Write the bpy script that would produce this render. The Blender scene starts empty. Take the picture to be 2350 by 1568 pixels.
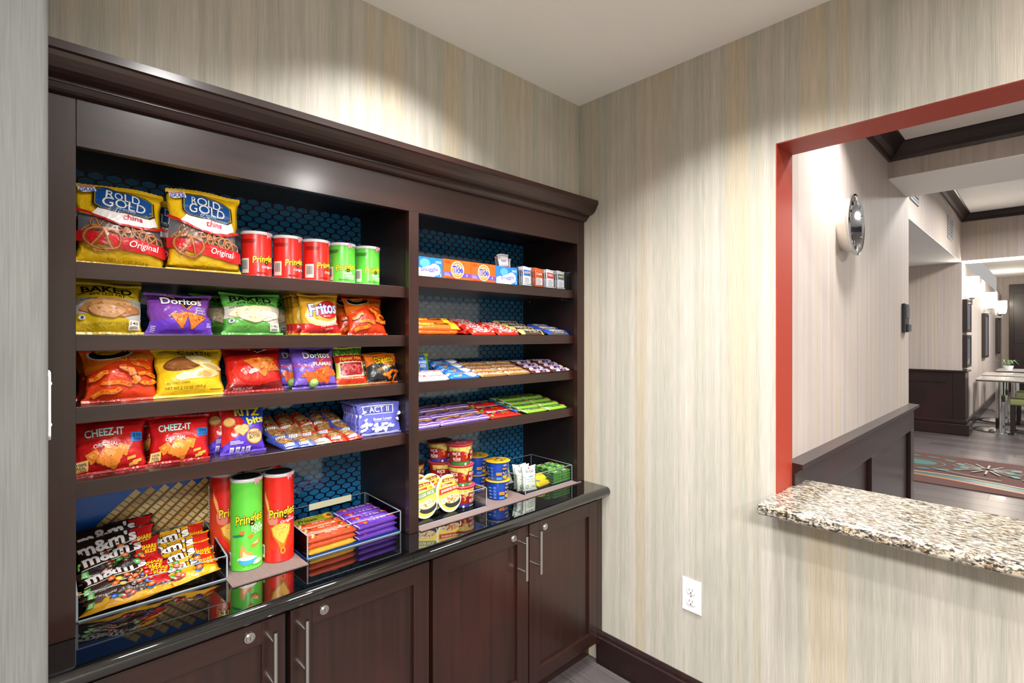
import bpy, bmesh, math, random
from mathutils import Vector, Matrix, noise
from mathutils.geometry import tessellate_polygon
R = math.radians
scene = bpy.context.scene
COL = scene.collection

# ------------------------------------------------------------------ camera
cam_d = bpy.data.cameras.new('camera')
cam = bpy.data.objects.new('camera', cam_d)
COL.objects.link(cam)
cam.location = (0, 0, 1.32)
cam.rotation_euler = (R(90), 0, R(-43.335))
cam_d.sensor_width = 36
cam_d.lens = 1165.7 / 2350 * 36
cam_d.shift_y = -11.4 / 2350
cam_d.clip_start = 0.02
scene.camera = cam

# ------------------------------------------------------------------ light
world = bpy.data.worlds.new('world')
scene.world = world
world.use_nodes = True
world.node_tree.nodes['Background'].inputs[0].default_value = (1, .97, .93, 1)
world.node_tree.nodes['Background'].inputs[1].default_value = 0.25
scene.view_settings.view_transform = 'Standard'
scene.view_settings.look = 'None'
scene.view_settings.exposure = 0.92
scene.view_settings.gamma = 1.0
scene.view_settings.use_curve_mapping = False


def downlight(x, y, z, power, col=(1, .98, .95), size=.14, spread=150):
    d = bpy.data.lights.new('downlight', 'AREA')
    d.shape = 'DISK'
    d.size = size
    d.energy = power
    d.color = col
    d.spread = R(spread)
    o = bpy.data.objects.new('downlight', d)
    COL.objects.link(o)
    o.location = (x, y, z)
    return o


# recessed cans in the pantry ceiling, unseen fill discs added behind the camera, lobby ceiling lights
downlight(.76, 1.03, 2.285, 5, spread=118)
downlight(1.14, .62, 2.285, 8., spread=122)
downlight(1.26, -.56, 2.285, 12, spread=172)
downlight(.35, .25, 2.285, 8, spread=150)
downlight(-.8, -.9, 2.285, 62, size=.5, spread=170)  # added ambient fill that brightens the fronts of the goods
downlight(-.7, -1.9, 2.285, 62, size=.5, spread=170)  # second added fill disc, further back
downlight(2.25, .36, 2.33, 6.5, spread=120)
downlight(2.6, -.9, 2.33, 13, size=.3, spread=170)
downlight(5.2, -.4, 2.85, 55, col=(1, .97, .93), size=.6, spread=170)
downlight(7.4, -.4, 2.85, 55, col=(1, .97, .93), size=.6, spread=170)
downlight(10.6, -.6, 2.6, 40, size=.6, spread=170)
downlight(13.0, -.6, 2.6, 40, size=.6, spread=170)


# ------------------------------------------------------------------ materials
def lin(h):
    h = h.lstrip('#')
    out = []
    for i in (0, 2, 4):
        c = int(h[i:i + 2], 16) / 255
        out.append(c / 12.92 if c <= .04045 else ((c + .055) / 1.055) ** 2.4)
    return (*out, 1)


MATS = {}


def mat(name, col, rough=.5, metal=0., spec=.5, coat=0., coat_ior=1.5, coat_rough=.03, emit=None, es=0.):
    if name in MATS:
        return MATS[name]
    m = bpy.data.materials.new(name)
    m.use_nodes = True
    b = m.node_tree.nodes['Principled BSDF']
    b.inputs['Base Color'].default_value = lin(col)
    b.inputs['Roughness'].default_value = rough
    b.inputs['Metallic'].default_value = metal
    b.inputs['Specular IOR Level'].default_value = spec
    b.inputs['Coat Weight'].default_value = coat
    b.inputs['Coat IOR'].default_value = coat_ior
    b.inputs['Coat Roughness'].default_value = coat_rough
    if emit:
        b.inputs['Emission Color'].default_value = lin(emit)
        b.inputs['Emission Strength'].default_value = es
    MATS[name] = m
    return m


def ink(c, rough=.32):
    """printed foil colour"""
    return mat('print_' + c.lstrip('#') + ('' if rough == .32 else '_%d' % (rough * 100)), c, rough)


def foil(c, rough=.27):
    """printed film with crinkles"""
    nm = 'foil_' + c.lstrip('#')
    if nm in MATS:
        return MATS[nm]
    m = mat(nm, c, rough, spec=.55)
    t = NT(m)
    co = t.n('ShaderNodeTexCoord').outputs['Object']
    n1 = t.n('ShaderNodeTexNoise', {'Vector': co, 'Scale': 26., 'Detail': 2., 'Distortion': .8}).outputs[0]
    r1 = t.math('ABSOLUTE', t.math('SUBTRACT', n1, .5))
    n2 = t.n('ShaderNodeTexNoise', {'Vector': co, 'Scale': 60., 'Detail': 1.}).outputs[0]
    h = t.math('ADD', t.math('MULTIPLY', r1, -2.2), t.math('MULTIPLY', n2, .35))
    t.link(t.n('ShaderNodeBump', {'Height': h, 'Strength': .5, 'Distance': .0045}).outputs[0], 'Normal')
    return m


class NT:
    def __init__(s, m):
        s.t = m.node_tree
        s.b = s.t.nodes['Principled BSDF']

    def n(s, typ, ins=None, **kw):
        nd = s.t.nodes.new(typ)
        for k, v in kw.items():
            setattr(nd, k, v)
        for k, v in (ins or {}).items():
            if hasattr(v, 'is_output'):
                s.t.links.new(v, nd.inputs[k])
            else:
                nd.inputs[k].default_value = v
        return nd

    def math(s, op, a, b=0.):
        return s.n('ShaderNodeMath', {0: a, 1: b}, operation=op).outputs[0]

    def ramp(s, fac, stops, interp='LINEAR'):
        nd = s.n('ShaderNodeValToRGB', {0: fac})
        cr = nd.color_ramp
        cr.interpolation = interp
        while len(cr.elements) < len(stops):
            cr.elements.new(.5)
        for e, (p, c) in zip(cr.elements, stops):
            e.position = p
            e.color = lin(c) if isinstance(c, str) else (c, c, c, 1)
        return nd.outputs[0]

    def mix(s, fac, a, b, typ='MIX'):
        nd = s.n('ShaderNodeMix', data_type='RGBA', blend_type=typ)
        for k, v in ((0, fac), (6, a), (7, b)):
            if hasattr(v, 'is_output'):
                s.t.links.new(v, nd.inputs[k])
            else:
                nd.inputs[k].default_value = v if k == 0 else (lin(v) if isinstance(v, str) else v)
        return nd.outputs[2]

    def link(s, a, name):
        s.t.links.new(a, s.b.inputs[name])


def wallpaper(name, stops, streak=1.0, plain=False, yel=.52):
    m = mat(name, '#b8b0a0', .55, spec=.35)
    t = NT(m)
    co = t.n('ShaderNodeTexCoord').outputs['Object']
    sp = t.n('ShaderNodeSeparateXYZ', {0: co})
    s = t.math('ADD', sp.outputs[0], sp.outputs[1])
    v1 = t.n('ShaderNodeCombineXYZ', {0: t.math('MULTIPLY', s, 13.), 2: t.math('MULTIPLY', sp.outputs[2], .16)}).outputs[0]
    n1 = t.n('ShaderNodeTexNoise', {'Vector': v1, 'Scale': 1., 'Detail': 2.5, 'Roughness': .55}).outputs[0]
    v2 = t.n('ShaderNodeCombineXYZ', {0: t.math('MULTIPLY', s, 9.), 1: 7.3, 2: t.math('MULTIPLY', sp.outputs[2], .22)}).outputs[0]
    n2 = t.n('ShaderNodeTexNoise', {'Vector': v2, 'Scale': 1., 'Detail': 2.}).outputs[0]
    v3 = t.n('ShaderNodeCombineXYZ', {0: t.math('MULTIPLY', s, 420.), 2: t.math('MULTIPLY', sp.outputs[2], 9.)}).outputs[0]
    n3 = t.n('ShaderNodeTexNoise', {'Vector': v3, 'Scale': 1., 'Detail': 2.}).outputs[0]
    v4 = t.n('ShaderNodeCombineXYZ', {0: t.math('MULTIPLY', s, 60.), 2: t.math('MULTIPLY', sp.outputs[2], .5)}).outputs[0]
    n4 = t.n('ShaderNodeTexNoise', {'Vector': v4, 'Scale': 1., 'Detail': 2.}).outputs[0]
    c = t.ramp(n1, stops)
    if not plain:
        c = t.mix(t.ramp(n2, [(.57, 0.), (.63, yel), (.66, yel), (.71, 0.)]), c, '#bfab86')
    if not plain:
        c = t.mix(.22, c, t.ramp(n4, [(.35, '#a09a90'), (.65, '#c8c2b8')]))
    c = t.mix(.5 * streak, c, t.ramp(n3, [(.35, .42), (.65, .62)]), 'OVERLAY')
    t.link(c, 'Base Color')
    bp = t.n('ShaderNodeBump', {'Height': n3, 'Strength': .18, 'Distance': .002}).outputs[0]
    t.link(bp, 'Normal')
    return m


WP = wallpaper('wallpaper_striated', [(.30, '#aba79c'), (.42, '#bfb9af'), (.52, '#abaa9d'), (.60, '#b8b2a7'), (.70, '#c2baad')])
WPG = wallpaper('wallpaper_grey_shaded', [(.3, '#5c5d5b'), (.7, '#6c6d6a')], 1.2, True)  # grey paper, darkened in its colour for distance from the lamps
WPL = wallpaper('wallpaper_lobby', [(.30, '#a49690'), (.44, '#b9aca6'), (.55, '#aea09a'), (.70, '#c2b2a4')], .6, yel=.4)


def wood(name, c0, c1, rough, axis=0, coat=.35):
    m = mat(name, c0, rough, spec=.45, coat=coat, coat_rough=.16)
    t = NT(m)
    co = t.n('ShaderNodeTexCoord').outputs['Object']
    mp = t.n('ShaderNodeMapping', {'Vector': co, 'Scale': [(2, 60, 60), (60, 60, 2)][axis]}).outputs[0]
    n = t.n('ShaderNodeTexNoise', {'Vector': mp, 'Scale': 1., 'Detail': 4.}).outputs[0]
    n2 = t.n('ShaderNodeTexNoise', {'Vector': co, 'Scale': 3., 'Detail': 2.}).outputs[0]
    c = t.ramp(n, [(.3, c0), (.7, c1)])
    c = t.mix(t.ramp(n2, [(.45, 0.), (.7, .22)]), c, '#4a1a12')
    t.link(c, 'Base Color')
    t.link(t.n('ShaderNodeBump', {'Height': n, 'Strength': .08, 'Distance': .001}).outputs[0], 'Normal')
    return m


W_H = wood('espresso_wood_horizontal', '#1d0e0a', '#2e1711', .34)
W_V = wood('espresso_wood_vertical', '#1d0e0a', '#2e1711', .34, 1)
W_IN = wood('espresso_wood_shaded', '#0a0606', '#120a09', .5, 1, .05)  # same espresso wood, shade inside the cabinet put into a darker colour
W_LOB = wood('lobby_dark_wood', '#170b0b', '#241212', .36, 0, .15)

white_ceil = mat('ceiling_paint', '#f6f6f4', .8, spec=.2)
red_paint = mat('red_lining', '#b23a20', .5)
_t = NT(red_paint)
_co = _t.n('ShaderNodeTexCoord').outputs['Object']
_n = _t.n('ShaderNodeTexNoise', {'Vector': _t.n('ShaderNodeMapping', {'Vector': _co, 'Scale': (300, 40, 500)}).outputs[0], 'Scale': 1.}).outputs[0]
_t.link(_t.ramp(_n, [(.3, '#942a14'), (.7, '#a8371e')]), 'Base Color')
steel = mat('brushed_steel', '#c8c6c2', .26, metal=1.)
chrome = mat('chrome', '#d8d8da', .08, metal=1.)
plastic_w = mat('white_plastic', '#e6e6ea', .35)
plastic_s = mat('slot_dark', '#3a3a3e', .5)
gap_shade = mat('recess_shade', '#050404', .8, spec=.1)  # shade in the door gaps put into a near-black carcass colour

granite_b = mat('black_granite', '#060708', .05, spec=.4, coat=1., coat_ior=1.65, coat_rough=.01)
_t = NT(granite_b)
_n = _t.n('ShaderNodeTexNoise', {'Vector': _t.n('ShaderNodeTexCoord').outputs['Object'], 'Scale': 420., 'Detail': 2.}).outputs[0]
_t.link(_t.ramp(_n, [(.68, '#060708'), (.80, '#333a40')]), 'Base Color')

granite_l = mat('speckled_granite', '#cfc4ae', .12, coat=.5, coat_rough=.05)
_t = NT(granite_l)
_co = _t.n('ShaderNodeTexCoord').outputs['Object']
_mp = _t.n('ShaderNodeMapping', {'Vector': _co, 'Rotation': (0, 0, R(-24)), 'Scale': (3.4, 1.3, 2.2)}).outputs[0]
_a = _t.n('ShaderNodeTexNoise', {'Vector': _mp, 'Scale': 24., 'Detail': 5., 'Roughness': .62, 'Distortion': .6}).outputs[0]
_b = _t.n('ShaderNodeTexNoise', {'Vector': _mp, 'Scale': 38., 'Detail': 5., 'Roughness': .7}).outputs[0]
_c = _t.n('ShaderNodeTexNoise', {'Vector': _mp, 'Scale': 60., 'Detail': 5., 'Roughness': .7, 'Distortion': .4}).outputs[0]
_k = _t.ramp(_a, [(.30, '#77777b'), (.42, '#bab2a2'), (.55, '#c4bcab'), (.66, '#ae9063'), (.8, '#9c7240')])
_k = _t.mix(_t.ramp(_b, [(.50, 0.), (.57, .85)]), _k, '#5c4a3c')
_k = _t.mix(_t.ramp(_c, [(.49, 0.), (.56, .95)]), _k, '#1c1616')
_t.link(_k, 'Base Color')

floor_m = mat('floor_plank', '#4a4442', .28, coat=.25)
_t = NT(floor_m)
_co = _t.n('ShaderNodeTexCoord').outputs['Object']
_g = _t.n('ShaderNodeNewGeometry').outputs['Position']
_n = _t.n('ShaderNodeTexNoise', {'Vector': _t.n('ShaderNodeMapping', {'Vector': _g, 'Scale': (90, 4, 1)}).outputs[0], 'Scale': 1., 'Detail': 4.}).outputs[0]
_oi = _t.n('ShaderNodeObjectInfo').outputs['Random']
_k = _t.ramp(_n, [(.3, '#4a4446'), (.7, '#6a6262')])
_k = _t.mix(.4, _k, _t.ramp(_oi, [(0., '#4a4446'), (1., '#787070')]))
_t.link(_k, 'Base Color')
grout = mat('floor_joint', '#5e5855', .7)

navy = mat('hexagon_panel_navy', '#06183c', .2, spec=.25, coat=1., coat_ior=1.62, coat_rough=.035)
hexc = mat('hexagon_panel_blue', '#186a9c', .2, spec=.25, coat=1., coat_ior=1.62, coat_rough=.035)
hexl = mat('hexagon_panel_outline', '#3f7896', .2, spec=.25, coat=1., coat_ior=1.62, coat_rough=.035)


def acrylic(name, amt, col, edge=False):
    m = bpy.data.materials.new(name)
    m.use_nodes = True
    nt = m.node_tree
    nt.nodes.clear()
    o = nt.nodes.new('ShaderNodeOutputMaterial')
    mx = nt.nodes.new('ShaderNodeMixShader')
    tr = nt.nodes.new('ShaderNodeBsdfTransparent')
    gl = nt.nodes.new('ShaderNodeBsdfGlossy')
    gl.inputs['Color'].default_value = lin(col)
    gl.inputs['Roughness'].default_value = .03
    if edge:
        gl = nt.nodes.new('ShaderNodeBsdfDiffuse')
        gl.inputs['Color'].default_value = lin(col)
    fr = nt.nodes.new('ShaderNodeFresnel')
    fr.inputs[0].default_value = 1.25
    ad = nt.nodes.new('ShaderNodeMath')
    ad.inputs[1].default_value = amt
    ad.use_clamp = True
    nt.links.new(fr.outputs[0], ad.inputs[0])
    nt.links.new(ad.outputs[0], mx.inputs[0])
    nt.links.new(tr.outputs[0], mx.inputs[1])
    nt.links.new(gl.outputs[0], mx.inputs[2])
    nt.links.new(mx.outputs[0], o.inputs[0])
    return m


acr = acrylic('clear_acrylic', .0, '#c8ccd0')
acr_e = acrylic('clear_acrylic_edge', .55, '#aab4be', True)


# ------------------------------------------------------------------ mesh building
class MB:
    def __init__(s):
        s.v, s.f, s.m = [], [], []

    def add(s, vs, fs, mi=0):
        o = len(s.v)
        s.v += [tuple(p) for p in vs]
        s.f += [tuple(i + o for i in f) for f in fs]
        s.m += [mi] * len(fs)
        return s

    def box(s, x0, x1, y0, y1, z0, z1, mi=0):
        return s.add([(x, y, z) for z in (z0, z1) for y in (y0, y1) for x in (x0, x1)],
                     [(0, 2, 3, 1), (4, 5, 7, 6), (0, 1, 5, 4), (2, 6, 7, 3), (0, 4, 6, 2), (1, 3, 7, 5)], mi)

    def prism(s, prof, axis, a, b, mi=0):
        """closed 2D profile swept along an axis; profile coords are the other two axes in order"""
        n = len(prof)

        def p3(q, t):
            return {'x': (t, q[0], q[1]), 'y': (q[0], t, q[1]), 'z': (q[0], q[1], t)}[axis]
        vs = [p3(q, a) for q in prof] + [p3(q, b) for q in prof]
        fs = [(i, (i + 1) % n, n + (i + 1) % n, n + i) for i in range(n)]
        fs += [tuple(range(n - 1, -1, -1)), tuple(range(n, 2 * n))]
        return s.add(vs, fs, mi)

    def lathe(s, prof, n=24, c=(0, 0, 0), axis='z', mi=0, cap=True):
        vs, fs = [], []
        for r, h in prof:
            for k in range(n):
                a = 2 * math.pi * k / n
                p = (r * math.cos(a), r * math.sin(a), h)
                if axis == 'y':
                    p = (p[0], p[2], p[1])
                elif axis == 'x':
                    p = (p[2], p[0], p[1])
                vs.append((p[0] + c[0], p[1] + c[1], p[2] + c[2]))
        for j in range(len(prof) - 1):
            for k in range(n):
                a, b = j * n + k, j * n + (k + 1) % n
                fs.append((a, b, b + n, a + n))
        if cap:
            fs.append(tuple(range(n - 1, -1, -1)))
            fs.append(tuple(range((len(prof) - 1) * n, len(prof) * n)))
        return s.add(vs, fs, mi)

    def cyl(s, p0, p1, r, n=14, mi=0):
        p0, p1 = Vector(p0), Vector(p1)
        d = (p1 - p0).normalized()
        u = d.orthogonal().normalized()
        w = d.cross(u)
        vs = [tuple(p + (u * math.cos(2 * math.pi * k / n) + w * math.sin(2 * math.pi * k / n)) * r) for p in (p0, p1) for k in range(n)]
        fs = [(k, (k + 1) % n, n + (k + 1) % n, n + k) for k in range(n)] + [tuple(range(n - 1, -1, -1)), tuple(range(n, 2 * n))]
        return s.add(vs, fs, mi)

    def mesh(s, name, mats, smooth=False):
        me = bpy.data.meshes.new(name)
        me.from_pydata(s.v, [], s.f)
        for m in (mats if isinstance(mats, (list, tuple)) else [mats]):
            me.materials.append(m)
        me.polygons.foreach_set('material_index', s.m)
        bm = bmesh.new()
        bm.from_mesh(me)
        bmesh.ops.recalc_face_normals(bm, faces=bm.faces)
        bm.to_mesh(me)
        bm.free()
        if smooth:
            me.polygons.foreach_set('use_smooth', [True] * len(me.polygons))
            me.set_sharp_from_angle(angle=R(40))
        return me

    def build(s, name, mats, parent=None, smooth=False, bevel=0., loc=(0, 0, 0), rot=(0, 0, 0)):
        return link(name, s.mesh(name, mats, smooth), parent, loc, rot, bevel)


def link(name, me, parent=None, loc=(0, 0, 0), rot=(0, 0, 0), bevel=0.):
    o = bpy.data.objects.new(name, me)
    COL.objects.link(o)
    o.parent = parent
    o.location = loc
    o.rotation_euler = rot
    if bevel:
        b = o.modifiers.new('bevel', 'BEVEL')
        b.width = bevel
        b.segments = 2
        b.limit_method = 'ANGLE'
    return o


def tag(o, label=None, cat=None, group=None, kind=None):
    for k, v in (('label', label), ('category', cat), ('group', group), ('kind', kind)):
        if v:
            o[k] = v
    return o


def thing(name, label, cat, loc=(0, 0, 0), rot=(0, 0, 0), group=None):
    o = bpy.data.objects.new(name, None)
    COL.objects.link(o)
    o.empty_display_size = .03
    o.location = loc
    o.rotation_euler = rot
    return tag(o, label, cat, group)


def struct(name, mb, m, label, bevel=0.):
    o = mb.build(name, m, bevel=bevel)
    return tag(o, label, kind='structure')


def clone(root, loc, rot, label, scale=None):
    r = root.copy()
    COL.objects.link(r)
    r.location = loc
    r.rotation_euler = rot
    if scale:
        r.scale = scale
    r['label'] = label
    for ch in list(root.children):
        c = ch.copy()
        COL.objects.link(c)
        c.parent = r
        for g in ch.children:
            d = g.copy()
            COL.objects.link(d)
            d.parent = c
    return r


ORD = ['first', 'second', 'third', 'fourth', 'fifth', 'sixth', 'seventh', 'eighth', 'ninth', 'tenth']


# ------------------------------------------------------------------ printed designs, laid on curved surfaces
_TXT = {}


def text_tris(s, off=0., shear=0.):
    k = (s, off, shear)
    if k not in _TXT:
        cu = bpy.data.curves.new('t', 'FONT')
        cu.body = s
        cu.size = 1
        cu.offset = off
        cu.shear = shear
        cu.resolution_u = 3
        ob = bpy.data.objects.new('t', cu)
        me = bpy.data.meshes.new_from_object(ob)
        vs = [(v.co.x, v.co.y) for v in me.vertices]
        fs = [tuple(p.vertices) for p in me.polygons]
        bpy.data.objects.remove(ob)
        bpy.data.meshes.remove(me)
        bpy.data.curves.remove(cu)
        _TXT[k] = (vs, fs)
    return _TXT[k]


class Des:
    """flat print: shapes on a w x h sheet, x centred, y from the bottom"""

    def __init__(s, w, h, base):
        s.w, s.h, s.base, s.e = w, h, base, []

    def tri(s, vs, fs, c, txt=False):
        s.e.append((vs, fs, c, txt))
        return s

    def poly(s, pts, c):
        fs = tessellate_polygon([[Vector((x, y, 0)) for x, y in pts]])
        return s.tri(pts, [tuple(f) for f in fs], c)

    def rect(s, x0, y0, x1, y1, c):
        return s.tri([(x0, y0), (x1, y0), (x1, y1), (x0, y1)], [(0, 1, 2, 3)], c)

    def ell(s, cx, cy, rx, ry, c, rot=0, n=26):
        a = R(rot)
        pts = []
        for k in range(n):
            t = 2 * math.pi * k / n
            x, y = rx * math.cos(t), ry * math.sin(t)
            pts.append((cx + x * math.cos(a) - y * math.sin(a), cy + x * math.sin(a) + y * math.cos(a)))
        return s.tri(pts, [tuple(range(n))], c)

    def blob(s, cx, cy, rx, ry, c, seed=0, rot=0, n=22, amp=.16):
        rn = random.Random(seed)
        ph = [rn.uniform(0, 6.3) for _ in range(3)]
        a = R(rot)
        pts = []
        for k in range(n):
            t = 2 * math.pi * k / n
            m = 1 + amp * (math.sin(2 * t + ph[0]) * .5 + math.sin(3 * t + ph[1]) * .5 + .3 * math.sin(5 * t + ph[2]))
            x, y = rx * m * math.cos(t), ry * m * math.sin(t)
            pts.append((cx + x * math.cos(a) - y * math.sin(a), cy + x * math.sin(a) + y * math.cos(a)))
        return s.poly(pts, c)

    def stroke(s, pts, w, c):
        vs, fs = [], []
        n = len(pts)
        for i, (x, y) in enumerate(pts):
            x0, y0 = pts[max(i - 1, 0)]
            x1, y1 = pts[min(i + 1, n - 1)]
            dx, dy = x1 - x0, y1 - y0
            l = math.hypot(dx, dy) or 1
            vs += [(x - dy / l * w / 2, y + dx / l * w / 2), (x + dy / l * w / 2, y - dx / l * w / 2)]
            if i:
                fs.append((2 * i - 2, 2 * i - 1, 2 * i + 1, 2 * i))
        return s.tri(vs, fs, c)

    def text(s, t, cx, cy, w, h, c, shear=0., rot=0., ol=None, bold=.02, arc=0.):
        bold *= .5
        if ol:
            ol = (ol[0], bold + (ol[1] - bold) * .55)
        base, _ = text_tris(t, bold, shear)
        x0, x1 = min(p[0] for p in base), max(p[0] for p in base)
        y0, y1 = min(p[1] for p in base), max(p[1] for p in base)
        a = R(rot)
        jobs = ([(ol[0], ol[1])] if ol else []) + [(c, bold)]
        for col, off in jobs:
            vs, fs = text_tris(t, off, shear)
            out = []
            for x, y in vs:
                nx = ((x - x0) / (x1 - x0) - .5)
                X = nx * w
                Y = ((y - y0) / (y1 - y0) - .5) * h - arc * (2 * nx) ** 2
                out.append((cx + X * math.cos(a) - Y * math.sin(a), cy + X * math.sin(a) + Y * math.cos(a)))
            s.tri(out, fs, col, True)
        return s

    def lines(s, x0, y0, x1, y1, n, c, seed=0):
        """small print: thin broken rules"""
        rn = random.Random(seed)
        hh = (y1 - y0) / n
        for k in range(n):
            s.rect(x0, y0 + k * hh, x0 + (x1 - x0) * rn.uniform(.65, 1), y0 + (k + .5) * hh, c)
        return s

    def barcode(s, x0, y0, x1, y1, seed=0):
        s.rect(x0, y0, x1, y1, '#e8e4d8')
        rn = random.Random(seed)
        x = x0 + (x1 - x0) * .15
        while x < x1 - (x1 - x0) * .15:
            w = (x1 - x0) * rn.uniform(.02, .06)
            s.rect(x, y0 + (y1 - y0) * .25, x + w, y1 - (y1 - y0) * .12, '#262626')
            x += w + (x1 - x0) * rn.uniform(.03, .07)
        return s


class Surf:
    """regular grid of surface points u in -1..1 (columns), v in 0..1 (rows)"""

    def __init__(s, rows, flip=False):
        s.P = [[Vector(p) for p in r] for r in rows]
        s.ny, s.nx = len(rows) - 1, len(rows[0]) - 1
        s.rev = flip
        s.N = []
        for j in range(s.ny + 1):
            r = []
            for i in range(s.nx + 1):
                a = s.P[j][min(i + 1, s.nx)] - s.P[j][max(i - 1, 0)]
                b = s.P[min(j + 1, s.ny)][i] - s.P[max(j - 1, 0)][i]
                n = a.cross(b)
                n = n.normalized() if n.length > 1e-12 else Vector((0, -1, 0))
                r.append(-n if flip else n)
            s.N.append(r)

    def at(s, u, v):
        x = min(max((u + 1) / 2 * s.nx, 0), s.nx - 1e-6)
        y = min(max(v * s.ny, 0), s.ny - 1e-6)
        i, j = int(x), int(y)
        fx, fy = x - i, y - j

        def bl(A):
            return (A[j][i] * (1 - fx) + A[j][i + 1] * fx) * (1 - fy) + (A[j + 1][i] * (1 - fx) + A[j + 1][i + 1] * fx) * fy
        return bl(s.P), bl(s.N).normalized()


def print_on(surf, des, parent, eps0=.0006, eps=.00013, names=('printed_artwork', 'printed_lettering'), m=.985, mk=None):
    for isT, nm in ((False, names[0]), (True, names[1])):
        els = [(k, e) for k, e in enumerate(des.e) if e[3] == isT]
        if not els:
            continue
        bm = bmesh.new()
        cols = []
        for k, (vs, fs, c, _) in els:
            if c not in cols:
                cols.append(c)
            bv = [bm.verts.new((x / des.w * 2, y / des.h, k)) for x, y in vs]
            for f in fs:
                ar = sum(vs[f[i - 1]][0] * vs[f[i]][1] - vs[f[i]][0] * vs[f[i - 1]][1] for i in range(len(f)))
                if (ar < 0) != surf.rev:
                    f = f[::-1]
                try:
                    bm.faces.new([bv[i] for i in f]).material_index = cols.index(c)
                except ValueError:
                    pass
        def cut(co, no, clear=False):
            bmesh.ops.bisect_plane(bm, geom=bm.verts[:] + bm.edges[:] + bm.faces[:], dist=1e-7, plane_co=co, plane_no=no, clear_outer=clear)
        cut((m, 0, 0), (1, 0, 0), True)
        cut((-m, 0, 0), (-1, 0, 0), True)
        cut((0, m, 0), (0, 1, 0), True)
        cut((0, 1 - m, 0), (0, -1, 0), True)
        for i in range(1, surf.nx):
            cut((-1 + 2 * i / surf.nx, 0, 0), (1, 0, 0))
        for j in range(1, surf.ny):
            cut((0, j / surf.ny, 0), (0, 1, 0))
        nor = []
        bm.verts.index_update()
        for v in bm.verts:
            p, n = surf.at(v.co.x, v.co.y)
            v.co = p + n * (eps0 + eps * v.co.z)
            nor.append(n)
        me = bpy.data.meshes.new(nm)
        bm.to_mesh(me)
        bm.free()
        for c in cols:
            me.materials.append((mk or ink)(c))
        me.polygons.foreach_set('use_smooth', [True] * len(me.polygons))
        # keep the winding on the outer side
        if len(me.polygons):
            me.normals_split_custom_set_from_vertices(nor)
        tag(link(nm, me, parent), kind='stuff')


def bag_rows(W, H, D, seed=0, nx=20, ny=22, wr=1., back=False):
    """pillow bag standing on z=0, front towards -y"""
    rows = []
    sg = 1 if back else -1
    for j in range(ny + 1):
        v = j / ny
        s = min(max((v - .05) / .90, 0), 1)
        f = math.sin(math.pi * s ** .85) ** .6 if 0 < s < 1 else 0
        row = []
        for i in range(nx + 1):
            u = -1 + 2 * i / nx
            g = max(0, 1 - abs(u) ** 2.3) ** .75
            x = u * W / 2 * (1 - .11 * f) + (.004 * W * 10) * noise.noise((v * 4, seed * 3.1, 1.5)) * (abs(u) ** 3)
            wl = (math.exp(-s * 6) + math.exp(-(1 - s) * 6))
            k = wr * .028 * W * wl * (math.sin(u * 6.5 + seed * 1.7) + .6 * math.sin(u * 13 + seed * 2.9)) * (1 if 0 < s < 1 else .35) * (1 - abs(u) ** 4)
            k += wr * .05 * W * noise.noise((u * 1.6 + seed * 7, v * 2.4, sg * 3.)) * f * g
            k += wr * .018 * W * noise.noise((u * 5 + seed * 3, v * 6, sg * 9.)) * f
            y = sg * D / 2 * f * g + (k if not back else k * .8)
            if 0 >= s or s >= 1 or abs(u) == 1:
                y = wr * .02 * W * math.sin(u * 6.5 + seed * 1.7) * (.35) * (1 - abs(u) ** 4)
            z = v * H + .02 * H * math.sin(u * 3 + seed) * (v ** 6) - .010 * H * (1 - abs(u)) * (v ** 8)
            row.append((x, y, z))
        rows.append(row)
    return rows


def grid_mesh(name, grids, m, smooth=True):
    bm = bmesh.new()
    for rows in grids:
        vs = [[bm.verts.new(p) for p in r] for r in rows]
        for j in range(len(rows) - 1):
            for i in range(len(rows[0]) - 1):
                bm.faces.new((vs[j][i], vs[j][i + 1], vs[j + 1][i + 1], vs[j + 1][i]))
    bmesh.ops.remove_doubles(bm, verts=bm.verts, dist=1e-6)
    bmesh.ops.recalc_face_normals(bm, faces=bm.faces)
    me = bpy.data.meshes.new(name)
    bm.to_mesh(me)
    bm.free()
    me.materials.append(m)
    if smooth:
        me.polygons.foreach_set('use_smooth', [True] * len(me.polygons))
    return me


def make_bag(name, label, cat, des, W, H, D, loc, lean=15, yaw=0, roll=0, seed=1, group=None, wr=1., nx=20, ny=22):
    t = thing(name, label, cat, loc, (R(-lean), R(roll), R(yaw)), group)
    t.rotation_mode = 'XYZ'
    fr = bag_rows(W, H, D, seed, nx, ny, wr)
    bk = bag_rows(W, H, D, seed, nx, ny, wr, True)
    link('wrapper', grid_mesh('wrapper', [fr, bk], foil(des.base)), t)
    print_on(Surf(fr), des, t, mk=foil)
    # crimped seal strips at top and bottom
    for z0, z1, nm in ((.955, 1.0, 'top_seal'), (0., .045, 'bottom_seal')):
        mb = MB()
        n = 36
        sf = Surf(fr)
        vs = []
        for a, zz in enumerate((z0, z1)):
            for i in range(n + 1):
                p, _ = sf.at(-1 + 2 * i / n, zz)
                zig = (.0012 if i % 2 else 0) * (1 if (a == 1) == (z0 > .5) else 0)
                vs.append((p.x, p.y - .0007 - (.0002 if i % 2 else 0), p.z + (zig if z0 > .5 else -0)))
        mb.add(vs, [(i, i + 1, n + 2 + i, n + 1 + i) for i in range(n)])
        mb.build(nm, foil(des.base), t)
    return t


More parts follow.
